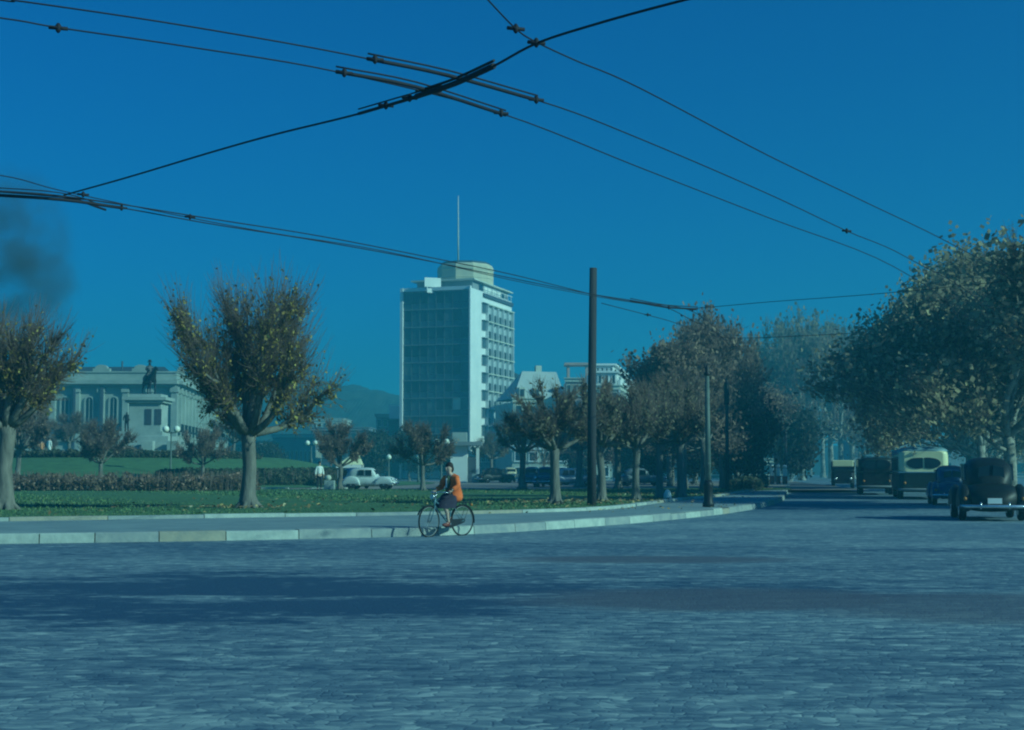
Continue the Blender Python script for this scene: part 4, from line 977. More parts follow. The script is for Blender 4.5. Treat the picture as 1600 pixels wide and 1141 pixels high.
rider = skin_mesh('rider', V, E, M_bronze, mon); rider.scale = (hs,) * 3; rider.location = (0, 0, 6.05); rider.rotation_euler = (0, 0, R(-54))
b = MB(); b.lathe([(.20, 0), (.20, .025), (.11, .04), (.12, .16), (.05, .19)], 12, (.06, 0, 2.48)); hat = b.build('hat', M_bronze, mon); hat.scale = (hs,) * 3; hat.location = (0, 0, 6.05); hat.rotation_euler = (0, 0, R(-54))
# bronze soldier on the base
V, E = [], []
chain(V, E, [((0, 0, .95), .17), ((0, 0, 1.2), .16), ((0, 0, 1.45), .19), ((0, 0, 1.58), .07), ((0, 0, 1.68), .10), ((0, 0, 1.78), .09)])
for y in (-1, 1):
    chain(V, E, [((.22 * y, 0, 1.45), .075), ((.30 * y, .0, 1.18), .06), ((.24 * y, -.18, 1.0), .05)], 2); chain(V, E, [((.11 * y, 0, .8), .11), ((.12 * y, -.03, .48), .08), ((.12 * y, 0, .1), .06), ((.13 * y, -.14, .04), .055)], 0)
sol = skin_mesh('bronze_figure', V, E, M_bronze, mon, 1); sol.location = (-1.75, -1.3, 2.45); sol.scale = (1.05,) * 3
b = MB(); b.box(-2.3, -1.2, -2.0, -1.0, 2.0, 2.45); b.build('figure_base', M_plinth, mon)
b = MB()
rnd = random.Random(3)
for _ in range(900): add_leaf(b, rnd, Vector((-1.2 + rnd.gauss(0, .7), -4.6 + rnd.gauss(0, .3), .3 + abs(rnd.gauss(0, .3)))), .09)
tag(b.build('flower_clump', [M_rose]), 'dark clump of flowering plants at the foot of the monument steps', 'plants', kind=None)
fc = [o for o in col.objects if o.name.startswith('flower_clump')][0]; fc.location = mon.location

# ================================================================== POLES, LAMPS
pp = LP(924, 52)
b = MB(); top = at(927, 419, 52)
b.tube([(pp.x, 52, 0), (pp.x + .02, 52, 4), (top.x, 52, top.z)], [.17, .155, .135], 14); o = b.build('wooden_pole', M_wood)
tag(o, 'tall thick dark wooden pole carrying the trolley wires on the lawn edge', 'pole')
def green_post():
    p_ = onz(1107, 792, KH); h = at(1107, 572, p_.y).z - KH
    o = empty('lamp_post', (p_.x, p_.y, KH), 'slender green iron lamp post with thick dark base on the pavement corner', 'lamp post')
    b = MB(); b.lathe([(.21, 0), (.21, .12), (.17, .2), (.16, .70), (.19, .76), (.12, .95)], 12); b.build('base', M_black, o)
    b = MB(); b.tube([(0, 0, .75), (0, 0, h - .35)], [.115, .075], 10); b.lathe([(.10, 0), (.11, .05), (.09, .1)], 10, (0, 0, 1.5)); b.build('shaft', M_iron, o)
    b = MB(); b.lathe([(.07, h - .36), (.12, h - .33), (.12, h - .27), (.07, h - .22), (.09, h - .08), (.04, h), (.01, h + .12)], 10); b.build('finial', M_black, o)
green_post()
def dark_pole(px, ytop, Y, label, r_=.13):
    t_ = at(px, ytop, Y); o = empty('tram_pole', (t_.x, Y, 0), label, 'pole', 'dark poles along the avenue')
    b = MB(); b.tube([(0, 0, 0), (0, 0, t_.z - .3)], [r_, r_ * .8], 10); b.build('shaft', M_wood, o)
    b = MB(); b.lathe([(r_ * 1.2, t_.z - 1.6), (r_ * 1.35, t_.z - 1.5), (r_ * 1.35, t_.z - .4), (r_ * .6, t_.z - .2), (.02, t_.z)], 10); b.build('cap', M_black, o)
dark_pole(1135, 590, 84, 'dark pole just right of the green lamp post', .12); dark_pole(1190, 617, 112, 'farther dark pole above the dark evergreens', .12); dark_pole(1227, 640, 150, 'faint dark pole above the fuel pumps', .13)
def globe_lamp(px, ytop, Y, label, single=False):
    x = (px - 800) / F * Y; g = gz(x, Y); t_ = at(px, ytop, Y); h = t_.z - g
    o = empty('globe_lamp', (x, Y, g), label, 'lamp', 'globe lamps around the round lawn')
    b = MB(); b.lathe([(.16, 0), (.14, .4), (.07, .55), (.05, h - .3)], 10)
    if not single: b.tube([(-.42, 0, h - .32), (0, 0, h - .38), (.42, 0, h - .32)], .035, 6)
    b.build('post', M_iron, o)
    for xx in ((-.42, .42) if not single else (0,)):
        b = MB(); b.ball((xx, 0, h - .08), .26, 14); b.build('globe', M_lamp, o)
globe_lamp(268, 669, 108, 'twin globe lamp on the mound right of the monument')
globe_lamp(487, 691, 150, 'twin globe lamp left of the white shirted person'); globe_lamp(690, 689, 120, 'twin globe lamp in front of the office tower beside the kiosk')
globe_lamp(357, 706, 165, 'single globe lamp at the palace corner', True); globe_lamp(608, 713, 140, 'single leaning bright globe lamp right of the pale car', True)
globe_lamp(654, 712, 150, 'single globe lamp behind the tree left of the cyclist', True)

# ---- trolley wires: real cables some six metres above the street
def wire_pts(px, z=6.0): return [onz(a, b_, z) for a, b_ in px]
def cable(px, r_, label, z=6.0, ext=None, m=6, name='trolley_wire', thick=None, clamps=(), parts=()):
    P = wire_pts(px, z)
    if ext: P += [Vector(q) for q in ext]
    Pc = catmull(P, m); b = MB(); b.tube(Pc, r_, 5)
    o = b.build(name, M_wire); tag(o, label, 'wire', 'overhead trolley wires')
    for seg, rr in parts:
        q = catmull(wire_pts(seg, z), 4); bb_ = MB(); bb_.tube([v - Vector((0, 0, .0)) for v in q], rr, 6)
        bb_.tube([v + Vector((0, 0, .06)) for v in q], rr * .5, 5); bb_.build('crossing_rail', M_wire, o)
    for c_ in clamps:
        v = onz(c_[0], c_[1], z); bb_ = MB(); bb_.lathe([(.01, -.05), (.026, -.03), (.032, .02), (.014, .05)], 8, v); bb_.tube([v + Vector((-.09, -.03, .0)), v + Vector((.09, .03, .0))], .02, 6); bb_.build('clamp', M_wire, o)
    return o
cable([(-300, -45), (0, 0), (40, 3), (300, 42), (590, 95), (840, 157), (1000, 217), (1200, 303), (1323, 361), (1418, 403)], .009, 'upper of the two parallel wires curving across the top of the sky', ext=[(13.0, 39, 6), (18.5, 55, 6)],
      parts=[([(575, 92), (700, 118), (840, 157)], .022)], clamps=[(586, 93), (838, 156), (1323, 361)])
cable([(-300, -10), (0, 28), (90, 43), (300, 74), (530, 113), (785, 178), (1000, 262), (1200, 340), (1395, 416)], .009, 'lower of the two parallel wires curving across the top of the sky', ext=[(12.9, 41, 6), (18, 57, 6)],
      parts=[([(525, 112), (650, 136), (790, 180)], .022)], clamps=[(538, 114), (783, 177), (91, 44)])
cable([(100, 305), (200, 277), (330, 238), (430, 210), (560, 178), (650, 150), (705, 132), (770, 104), (838, 68), (930, 38), (1050, 5), (1250, -45)], .014, 'thick wire rising from lower left and crossing both curving wires', z=5.95,
      parts=[([(560, 178), (650, 152), (690, 141)], .02), ([(650, 151), (710, 131), (772, 103)], .033)], clamps=[(640, 153), (838, 67), (603, 165)])
cable([(755, -8), (806, 45), (838, 66), (900, 95), (1000, 138), (1200, 243), (1350, 315), (1484, 380)], .009, 'thin wire running from the crossing clamp down to the big plane tree', z=6.1, ext=[(12.4, 35, 6.2), (20, 50, 6.3)], clamps=[(806, 45)])
cable([(-200, 290), (0, 305), (95, 313), (190, 325), (330, 350), (500, 377), (670, 408), (800, 435), (920, 459), (990, 470), (1040, 480), (1080, 500), (1120, 521), (1145, 545)], .011, 'lower wire running across the sky past the office tower drum',
      parts=[([(-40, 303), (95, 312), (190, 325)], .028)], clamps=[(190, 325), (1045, 481)])
cable([(-200, 285), (0, 300), (95, 308), (180, 318), (330, 342), (500, 369), (670, 402), (800, 429), (930, 461), (1000, 473), (1075, 484), (1120, 514), (1160, 550)], .011, 'middle wire of the bundle passing the office tower drum', z=6.05,
      parts=[([(-40, 297), (95, 307), (165, 328)], .02), ([(985, 470), (1040, 480), (1090, 483)], .026)], clamps=[(1082, 484)])
cable([(-200, 252), (0, 274), (100, 299), (295, 340), (430, 365), (560, 385), (672, 408), (800, 438), (940, 465), (1030, 478), (1080, 482), (1200, 472), (1385, 458), (1600, 436), (1800, 410)], .009, 'top wire of the bundle that bends up to the right edge over the plane tree', z=6.12, clamps=[(297, 339), (130, 304)])
cable([(940, 474), (1010, 492), (1050, 503), (1115, 525), (1180, 528), (1330, 521)], .011, 'short low wire right of the wooden pole reaching the avenue trees', z=6.0, clamps=[(1012, 492)])

# ================================================================== VEHICLES
def wheel(parent, x, y, r_, wdt, name='wheel'):
    b = MB(); prof = [(r_ * .62, -wdt / 2), (r_ * .92, -wdt / 2), (r_, -wdt * .25), (r_, wdt * .25), (r_ * .92, wdt / 2), (r_ * .62, wdt / 2)]
    b.lathe(prof, 20); t = b.build(name, M_rubber, parent); t.rotation_euler = (R(90), 0, 0); t.location = (x, y, r_)
    b = MB(); b.lathe([(r_ * .6, -wdt * .3), (r_ * .55, wdt * .3), (r_ * .2, wdt * .45), (r_ * .15, wdt * .52)], 16); b.lathe([(r_ * .6, -wdt * .52), (r_ * .2, -wdt * .45), (r_ * .6, wdt * .0)], 16); b.build('hubcap', M_chrome, t)
def loft(b, sts, n=20, k=2.6):
    """sts: (x, half width, z0, z1) superellipse sections along x"""
    base = len(b.v); sgn = lambda v: (v > 0) - (v < 0)
    for x, hw, z0, z1 in sts:
        cz = (z0 + z1) / 2; hh = (z1 - z0) / 2
        for j in range(n):
            g = 2 * math.pi * j / n; c_, s_ = math.cos(g), math.sin(g)
            b.v.append((x, hw * sgn(c_) * abs(c_) ** (2 / k), cz + hh * sgn(s_) * abs(s_) ** (2 / k)))
    for i in range(len(sts) - 1):
        for j in range(n):
            j2 = (j + 1) % n; b.f.append((base + i * n + j, base + i * n + j2, base + (i + 1) * n + j2, base + (i + 1) * n + j)); b.m.append(b.mi); b.s.append(True)
    for i in (0, len(sts) - 1):
        f = tuple(base + i * n + j for j in range(n)); b.f.append(f if i else tuple(reversed(f))); b.m.append(b.mi); b.s.append(False)
def old_car(name, label, loc, heading, paint, L=4.3, W=1.7, H=1.62, r_=.34, group='old cars around the square', beetle=False, plate=True, tailm=None):
    """rounded 1940s car, front towards local +x"""
    o = empty(name, loc, label, 'car', group, heading)
    h = H; b = MB(); bel = .56 * h; hw = W * .40
    loft(b, [(-L * .5, .22, .42, .62), (-L * .47, hw * .8, .34, bel * .86), (-L * .36, hw, .26, bel * 1.05), (-L * .1, hw * 1.06, .24, bel * 1.08), (L * .12, hw * 1.02, .24, bel * 1.08), (L * .3, hw * .8, .26, bel * 1.04), (L * .43, hw * .62, .3, bel * (.82 if beetle else .98)), (L * .485, hw * .35, .38, bel * (.6 if beetle else .85))], 24, 3.0)
    b.build('body', paint, o, fix=True)
    b = MB(); cx0 = -L * (.44 if beetle else .36)
    loft(b, [(cx0, hw * .4, bel * .75, bel * 1.05), (cx0 + L * .06, hw * .75, bel * .7, h * .82), (cx0 + L * .16, hw * .86, bel * .7, h * .965), (-L * .05, hw * .9, bel * .7, h), (L * .06, hw * .88, bel * .7, h * .975), (L * .12, hw * .82, bel * .7, h * .86), (L * .17, hw * .6, bel * .7, bel * 1.08)], 24, 3.2)
    b.build('roof', paint, o, fix=True)
    # windows set just outside the cabin sides
    for s in (-1, 1):
        for (x0, x1) in ((-L * .2, -L * .065), (-L * .045, L * .075)):
            b = MB(); z0, z1 = bel * 1.12, h * .89
            y = hw * .87
            b.prism([(x0 + (.02 if x0 < -.3 else 0), z0), (x1, z0), (x1 - .02, z1), (x0 + (.16 if x0 < -L * .1 else .02), z1)], s * (y - .25), s * (y + .035), axis=1); b.build('window', M_glass, o, fix=True)
    b = MB(); xr = cx0 + L * .03
    for s in (-1, 1): b.prism([(s * .05, bel * 1.12), (s * hw * .5, bel * 1.12), (s * hw * .46, h * .83), (s * .05, h * .87)], xr + .30, xr - (.0), axis=0)
    b.build('rear_window', M_glass, o, fix=True)
    b = MB(); b.prism([(-hw * .62, bel * 1.14), (hw * .62, bel * 1.14), (hw * .6, h * .88), (-hw * .6, h * .88)], L * .0, L * .150, axis=0); b.build('windscreen', M_glass, o, fix=True)
    for x in (-L * .30, L * .31):
        for s in (-1, 1):
            b = MB(); rear = x < 0; yy = s * (W * .5 - .17); n_ = 10; sts = []
            for k in range(n_ + 1):
                t = k / n_; ang = math.pi * t; xx = x - math.cos(ang) * L * (.165 if rear else .17); zt = .30 + math.sin(ang) ** .7 * (.42 * h if rear else .40 * h); sts.append((xx, .17 * (1 if 0 < k < n_ else .6), .28, max(zt, .34)))
            b2 = MB(); loft(b2, sts, 14, 2.6); b2.v = [(a_, c_ + yy, d_) for a_, c_, d_ in b2.v]; b2.build('mudguard', paint, o, fix=True)
            wheel(o, x, s * (W * .5 - .13), r_, .2)
    for x, s in ((-L * .515, -1), (L * .515, 1)):
        b = MB(); b.tube([(x - s * .18, -W * .49, .44), (x, -W * .40, .44), (x + s * .03, 0, .44), (x, W * .40, .44), (x - s * .18, W * .49, .44)], .05, 8)
        b.tube([(x, -.4, .36), (x, -.4, .56)], .03, 6); b.tube([(x, .4, .36), (x, .4, .56)], .03, 6); b.build('bumper', M_chrome, o)
    if plate:
        b = MB(); b.box(-L * .512, -L * .50, -.2, .2, .52, .68); b.build('number_plate', M_shirt, o)
    for s in (-1, 1):
        b = MB(); b.ball((L * .46, s * (W * .36), .72 if not beetle else .66), .11, 10); b.build('headlight', M_chrome, o)
        b = MB(); b.ball((-L * .46, s * (W * .42), .66), .055, 8); b.build('tail_lamp', tailm or M_tail, o)
    return o
def paint(name, c, rough=.3): return mat(name, c, rough, tuple(v * .85 for v in c), 2, spec=.4)
P_black = paint('black_car_paint', (.008, .012, .013), .5); P_blue = paint('blue_car_paint', (.02, .07, .16), .35); P_teal = paint('teal_car_paint', (.03, .12, .17), .35)
P_pale = paint('pale_car_paint', (.62, .70, .68), .4); P_cream = paint('cream_car_paint', (.55, .50, .32), .4); P_grey = paint('grey_car_paint', (.16, .20, .22), .4)
AVH = math.atan2(1, AVS)    # heading away up the avenue
GC = 'old cars around the square'
p = onz(1548, 815); old_car('black_sedan', 'black tall sedan with white number plate parked at the right edge of the photo', (p.x + .62, p.y + 2.2, 0), AVH, P_black, 4.5, 1.95, 1.9, .37, GC)
p = onz(1478, 790); old_car('blue_sedan', 'dark blue sedan with shiny bumper between the cream bus and the black car', (p.x + .85, p.y + 2.2, 0), AVH, P_blue, 4.3, 1.75, 1.72, .35, GC)
p = LP(578, 98); old_car('beetle_shaped_car', 'pale grey rounded car parked side on beyond the lawn', (p.x, p.y, .19), R(-8), P_pale, 3.75, 1.55, 1.5, .32, GC, beetle=True)
p = LP(553, 103); old_car('parked_car', 'dark blue car mostly hidden behind the pale rounded car', (p.x, p.y, .19), R(-70), P_blue, 4.0, 1.6, 1.5, .33, GC)
p = LP(774, 148); old_car('parked_car', 'black car left of the cream one near the office tower foot', (p.x, p.y, .19), R(25), P_black, 4.0, 1.7, 1.6, .33, GC)
p = LP(797, 158); old_car('parked_car', 'cream coloured car facing the camera left of the thin dark trunk', (p.x, p.y, .19), R(-75), P_cream, 4.2, 1.9, 1.65, .33, GC)
p = LP(831, 114); old_car('parked_car', 'teal blue car just right of the thin dark trunk', (p.x, p.y, .19), R(-100), P_teal, 4.2, 1.7, 1.6, .33, GC)
p = LP(852, 112); old_car('parked_car', 'deep blue car left of the bent tree trunk', (p.x, p.y, .19), R(-95), P_blue, 4.2, 1.75, 1.6, .33, GC)
p = LP(888, 116); old_car('parked_car', 'dark blue car between the bent trunk and the wooden pole', (p.x, p.y, .19), R(20), P_blue, 3.9, 1.7, 1.5, .33, GC)
p = LP(905, 128); old_car('parked_car', 'grey car partly hidden by the wooden pole', (p.x, p.y, .19), R(5), P_grey, 4.2, 1.7, 1.55, .33, GC)
p = LP(1000, 118); old_car('parked_car', 'grey car in the shade right of the ornate building trunk', (p.x, p.y, .19), R(8), P_grey, 4.3, 1.7, 1.5, .33, GC)
def bus(name, label, loc, heading, L=8.6, W=2.35, H=2.75, body=M_bgreen, upper=M_ybus, group='buses on the avenue', roofm=None):
    o = empty(name, loc, label, 'bus', group, heading)
    def shell(z0, z1, nm, m, k_, x0=-L / 2, x1=L / 2, w0=W / 2, rnd_=.28):
        b = MB(); loft(b, [(x0 + .0, w0 - rnd_, z0 + .02, z1 - .04), (x0 + .08, w0 - .1, z0, z1 - .01), (x0 + .3, w0, z0, z1), (x1 - .4, w0, z0, z1), (x1 - .1, w0 - .1, z0, z1 - .03), (x1, w0 - rnd_, z0 + .02, z1 - .1)], 32, k_)
        return b.build(nm, m, o, fix=True)
    shell(.38, 1.42, 'lower_body', body, 9)
    shell(1.40, H - .22, 'upper_body', upper, 9, w0=W / 2 - .02)
    b = MB(); sts = [(-L / 2 + .02, .65, H - .45, H - .17), (-L / 2 + .14, W / 2 - .25, H - .55, H - .06), (-L / 2 + .4, W / 2 - .01, H - .6, H), (L / 2 - .5, W / 2 - .01, H - .6, H), (L / 2 - .12, W / 2 - .3, H - .6, H - .1), (L / 2, .7, H - .5, H - .2)]
    loft(b, sts, 32, 3.0); b.build('roof', roofm or M_broof, o, fix=True)
    for s in (-1, 1):
        for k in range(7):
            x0 = -L / 2 + .55 + k * (L - 1.2) / 7; b = MB(); b.box(x0, x0 + (L - 1.2) / 7 - .14, min(s * (W / 2 - .1), s * (W / 2 + .012)), max(s * (W / 2 - .1), s * (W / 2 + .012)), 1.5, 2.2); b.build('window', M_glass, o)
        b = MB()
    # oval split rear window
    for s in (-1, 1):
        pts = [(s * .04, 1.62), (s * .04, 2.14)] + [(s * (.3 + .55 * math.sin(a_)), 1.86 + .28 * math.cos(a_)) for a_ in [math.pi * q / 10 for q in range(11)]]
        pts[2] = (s * .30, 2.14); b = MB(); b.prism(pts, -L / 2 - .025, -L / 2 + .06, axis=0); b.build('rear_window', M_glass, o, fix=True)
    b = MB(); b.prism([(-.95, 1.6), (.95, 1.6), (.92, 2.2), (-.92, 2.2)], L / 2 - .1, L / 2 + .02, axis=0); b.build('windscreen', M_glass, o, fix=True)
    b = MB(); b.box(-L / 2 - .03, L / 2, -W / 2 - .02, W / 2 + .02, 1.37, 1.43); b.build('trim_band', M_chrome if body != M_black else M_bgreen, o)
    b = MB(); b.tube([(-L / 2 + .1, -W / 2, .52), (-L / 2 - .1, -W / 2 + .2, .52), (-L / 2 - .1, W / 2 - .2, .52), (-L / 2 + .1, W / 2, .52)], .06, 8); b.build('bumper', M_grey, o)
    for x in (-L * .28, L * .32):
        for s in (-1, 1): wheel(o, x, s * (W / 2 - .16), .46, .28)
    for s in (-1, 1):
        b = MB(); b.ball((-L / 2 - .02, s * (W / 2 - .3), .85), .07, 8); b.build('tail_lamp', M_tail, o)
        b = MB(); b.ball((L / 2, s * (W / 2 - .35), .8), .12, 8); b.build('headlight', M_chrome, o)
    return o
p = onz(1446, 781); bus('city_bus', 'bus with cream rounded back and oval split rear window on the right of the avenue', (p.x + .9, p.y + 4.3, 0), AVH, 8.6, 2.5, 2.72)
p = onz(1368, 775); bus('city_bus', 'dark shaded bus just ahead of the cream backed one', (p.x + 1.6, p.y + 6.5, 0), AVH, 8, 2.1, 2.3, M_black, M_black, roofm=M_bgreen)
p = LP(1315, 122); bus('city_bus', 'small dark bus with pale roof front approaching in the middle of the avenue', (p.x, p.y, 0), AVH + math.pi, 6.4, 1.9, 2.3, M_black, M_bgreen, roofm=M_ybus)
ob = [o for o in col.objects if o.get('label', '').startswith('small dark bus')][0]
b = MB(); b.box(3.0, 3.3, -.86, .86, 1.8, 2.34); b.build('destination_board', M_ybus, ob, bevel=.06)

# fuel pumps
pump0 = None
for k, (px, lab) in enumerate(((1205, 'leftmost fuel pump of the three, cream over orange'), (1215, 'middle fuel pump of the three, cream over red'), (1225, 'rightmost fuel pump of the three with the widest round globe'))):
    p = LP(px, 138)
    if pump0 is None:
        o = empty('fuel_pump', (p.x, p.y, 0), lab, 'fuel pump', 'fuel pumps by the avenue'); ks_ = []
        b = MB(); b.box(-.19, .19, -.16, .16, 0, .95); ks_.append(b.build('lower_case', M_red, o, bevel=.03))
        b = MB(); b.box(-.17, .17, -.14, .14, .96, 1.7); ks_.append(b.build('upper_case', M_lamp, o, bevel=.03))
        b = MB(); b.ball((0, 0, 1.9), .19, 12); ks_.append(b.build('globe', M_lamp, o)); pump0 = o; KIDS[o.name] = ks_
    else:
        o = copy_tree(pump0); o.location = (p.x, p.y, 0); o['label'] = lab
        if k == 2: o.scale = (1.2, 1.2, .97)

# ================================================================== PEOPLE
def hand_mesh(wrist, dirv, side, up, curl=.9, s=1.0):
    """palm and five fingers as skinned chains; returns list of (point, radius) chains"""
    d = dirv.normalized(); sd = side.normalized(); dn = -up.normalized(); out = []
    palm = wrist + d * .045 * s
    for k, (off, ln, r_) in enumerate(((-.027, .055, .0085), (-.009, .064, .009), (.009, .060, .009), (.027, .046, .008))):
        base = palm + sd * off * s + d * .035 * s; k1 = base + (d * .6 + dn * .5 * curl) * ln * .5 * s; k2 = k1 + (dn * 1.0 * curl + d * (.3 - .3 * curl)) * ln * .4 * s; k3 = k2 + (dn * .5 - d * .6 * curl) * ln * .35 * s
        out.append([(palm + sd * off * .6 * s, .012 * s), (base, r_ * 1.15 * s), (k1, r_ * s), (k2, r_ * .95 * s), (k3, r_ * .8 * s)])
    th = wrist + d * .02 * s - sd * .022 * s
    out.append([(th, .012 * s), (th + (-sd * .02 + d * .02 + dn * .01) * s, .0105 * s), (th + (-sd * .026 + d * .045 + dn * .03) * s, .009 * s)])
    return out
def face_mesh(c, fwd, s=1.0):
    """nose, ears, eyes and mouth for a head at c; materials: 0 skin, 1 dark, 2 lips"""
    side = Vector((-fwd.y, fwd.x, 0)); up = Vector((0, 0, 1)); b = MB()
    b.tube([c + fwd * .088 * s + up * .02 * s, c + fwd * .118 * s - up * .022 * s, c + fwd * .09 * s - up * .03 * s], [.008 * s, .014 * s, .008 * s], 6)
    for q in (-1, 1):
        b.mi = 0; e_ = c + side * q * .078 * s; b.ball(tuple(e_ - up * .01 * s), .022 * s, 8, (.6, .5, 1.3))
        b.mi = 1; e_ = c + side * q * .032 * s + fwd * .086 * s + up * .012 * s; b.ball(tuple(e_), .0105 * s, 8, (1, 1, .7))
    b.mi = 2; m_ = c + fwd * .09 * s - up * .052 * s; b.ball(tuple(m_), .021 * s, 8, (.9, .9, .32)); b.mi = 0
    return b
M_lip = mat('lips', (.45, .14, .12), .6)
def standing(name, label, loc, rz, top, bottom, H=1.72, stride=.12, skirt=False, group=None, arms=(.0, .05), coat_len=.0):
    o = empty(name, loc, label, 'person', group, rz, H / 1.72)
    V, E = [], []
    chain(V, E, [((0, 0, .95), (.15, .11)), ((0, 0, 1.12), (.135, .10)), ((0, 0, 1.32), (.165, .11)), ((0, 0, 1.42), (.10, .08)), ((0, .01, 1.49), .052), ((0, -.01, 1.56), (.075, .085)), ((0, -.015, 1.64), (.078, .092)), ((0, -.005, 1.69), (.05, .06))])
    ex = []
    for s in (-1, 1):
        w_ = Vector((s * .25, -.06 - arms[0] * s, .84))
        chain(V, E, [((s * .17, 0, 1.39), .055), ((s * .225, .02, 1.12), .043), ((w_.x, w_.y, w_.z + .04), .03), (tuple(w_), .028)], 3)
        chain(V, E, [((s * .09, 0, .82), .085), ((s * .095, -stride * s * .5 - .02, .48), .058), ((s * .095, -stride * s * .4 + .03, .12), .038), ((s * .095, -stride * s * .4 + .02, .05), .04), ((s * .11, -stride * s * .4 - .14, .03), .03)], 0)
        hb = hand_mesh(w_, Vector((0, -.15, -1)), Vector((0, -s * 1.0, 0)), Vector((s, 0, 0)), .35)
        for chn in hb:
            b = MB(); b.tube([q for q, _ in chn], [r for _, r in chn], 6); ex.append(b.mesh('f', [M_skin]))
        b = MB(); b.ball(tuple(w_ + Vector((0, -.01, -.05))), .04, 8, (.45, 1, 1.2)); ex.append(b.mesh('p', [M_skin]))
    ex.append(face_mesh(Vector((0, -.015, 1.62)), Vector((0, -1, 0))).mesh('face', [M_skin, M_hair, M_lip]))
    skin_mesh('body', V, E, [M_skin, M_hair, M_lip], o, 1, extra=ex)
    V, E = [], []
    chain(V, E, [((0, 0, .93 - coat_len), (.19 + coat_len * .2, .15 + coat_len * .2)), ((0, 0, 1.12), (.165, .13)), ((0, 0, 1.32), (.19, .135)), ((0, 0, 1.425), (.11, .095))])
    for s in (-1, 1): chain(V, E, [((s * .18, 0, 1.385), .075), ((s * .235, .02, 1.12), .062), ((s * .25, -.04 - arms[0] * s, .92), .05)], 3)
    skin_mesh('shirt' if not coat_len else 'coat', V, E, top, o, 1)
    V, E = [], []
    if skirt:
        chain(V, E, [((0, 0, 1.02), (.15, .12)), ((0, 0, .8), (.2, .17)), ((0, 0, .52), (.23, .2))]); skin_mesh('skirt', V, E, bottom, o, 1)
    else:
        V.append(((0, 0, .97), (.16, .125)))
        for s in (-1, 1): chain(V, E, [((s * .095, 0, .82), .108), ((s * .1, -stride * s * .5 - .02, .48), .078), ((s * .1, -stride * s * .4 + .03, .12), .06)], 0)
        skin_mesh('trousers', V, E, bottom, o, 1)
    for s in (-1, 1):
        b = MB(); b.ball((s * .108, -stride * s * .4 - .05, .045), .1, 10, (.5, 1.35, .5)); b.build('shoe', M_black, o)
    b = MB(); b.ball((0, .012, 1.665), .103, 12, (.92, 1.02, .95)); b.build('hair', M_hair, o)
    return o
p = LP(500, 90); standing('person', 'person in white shirt and dark trousers standing at the path behind the lawn', (p.x, p.y, .25), R(25), M_shirt, M_trouser, 1.78)
x = LP(78, 133).x; standing('person', 'person in long white coat standing near the palace at far left', (x, 133, gz(x, 133)), R(160), M_shirt, M_shirt, 1.75, coat_len=.3)
x = LP(66, 134).x; standing('person', 'person in orange brown clothes beside the one in white at far left', (x, 134, gz(x, 134)), R(190), M_shirtO, M_shirtO, 1.55, coat_len=.25)
x = LP(1042, 62).x; o = empty('stone_marker', (x, 62, .22), 'small white stone marker at the foot of the avenue trees', 'marker')
b = MB(); b.lathe([(.17, 0), (.17, .2), (.13, .34), (.08, .42), (.02, .45)], 12); b.build('stone', M_shirt, o); b = MB(); b.lathe([(.22, 0), (.22, .06)], 12); b.build('base', M_plinth, o)

# ---- bicycle and rider
bp = onz(698, 838.0)
BH = R(180 + 47)
bike = empty('bicycle', (bp.x, bp.y, 0), 'bicycle with thin wheels and rear mudguard ridden along the kerb', 'bicycle', None, BH)
RX, FX, WRd = -.50, .56, .345
def bwheel(x, steer=0):
    b = MB(); n_ = 40; P = [Vector((WRd * math.cos(2 * math.pi * k / n_), 0, WRd * math.sin(2 * math.pi * k / n_))) for k in range(n_ + 1)]
    b.tube(P, .019, 8, False); t = b.build('wheel', M_rubber, bike); t.location = (x, 0, WRd); t.rotation_euler = (0, 0, steer)
    b = MB(); b.tube([q * .935 for q in P], .007, 6, False); b.build('rim', M_rim, t)
    b = MB()
    for k in range(28):
        a_ = 2 * math.pi * k / 28; b.tube([(0, .02 * (-1) ** k, 0), (WRd * .93 * math.cos(a_), 0, WRd * .93 * math.sin(a_))], .0022, 3, False)
    b.tube([(0, -.045, 0), (0, .045, 0)], .018, 8); b.build('spokes', M_rim, t)
bwheel(RX); bwheel(FX, R(6))
BB = Vector((-.06, 0, .28)); ST = Vector((-.17, 0, .72)); HT = Vector((.36, 0, .86)); HB = Vector((.40, 0, .70))
b = MB()
for a_, c_, r_ in ((BB, ST, .016), (BB, HB, .018), (ST.lerp(BB, .45), HT - Vector((0, 0, .06)), .016), (HB, HT, .02)): b.tube([a_, c_], r_, 8)
for s in (-1, 1): b.tube([BB + Vector((0, .03 * s, 0)), (RX, .055 * s, WRd)], .011, 6); b.tube([ST + Vector((0, .02 * s, -.03)), (RX, .055 * s, WRd)], .009, 6)
b.build('frame', M_steel, bike)
b = MB()
for s in (-1, 1): b.tube([HB + Vector((.0, .045 * s, 0)), (.45, .05 * s, .60), (FX, .05 * s, WRd)], .012, 6)
b.build('fork', M_steel, bike)
b = MB(); b.tube([HT, HT + Vector((-.03, 0, .13))], .013, 8); hc = HT + Vector((-.03, 0, .13)); b.tube([hc + Vector((-.22, .27, -.02)), hc + Vector((-.06, .25, .01)), hc + Vector((.05, .12, .02)), hc, hc + Vector((.05, -.12, .02)), hc + Vector((-.06, -.25, .01)), hc + Vector((-.22, -.27, -.02))], .012, 8); b.build('handlebar', M_chrome, bike)
for s in (-1, 1):
    b = MB(); b.tube([hc + Vector((-.13, s * .263, -.005)), hc + Vector((-.24, s * .273, -.022))], .017, 8); b.build('grip', M_rubber, bike)
b = MB(); b.tube([ST, ST + Vector((-.02, 0, .1))], .012, 8); b.build('seat_post', M_chrome, bike)
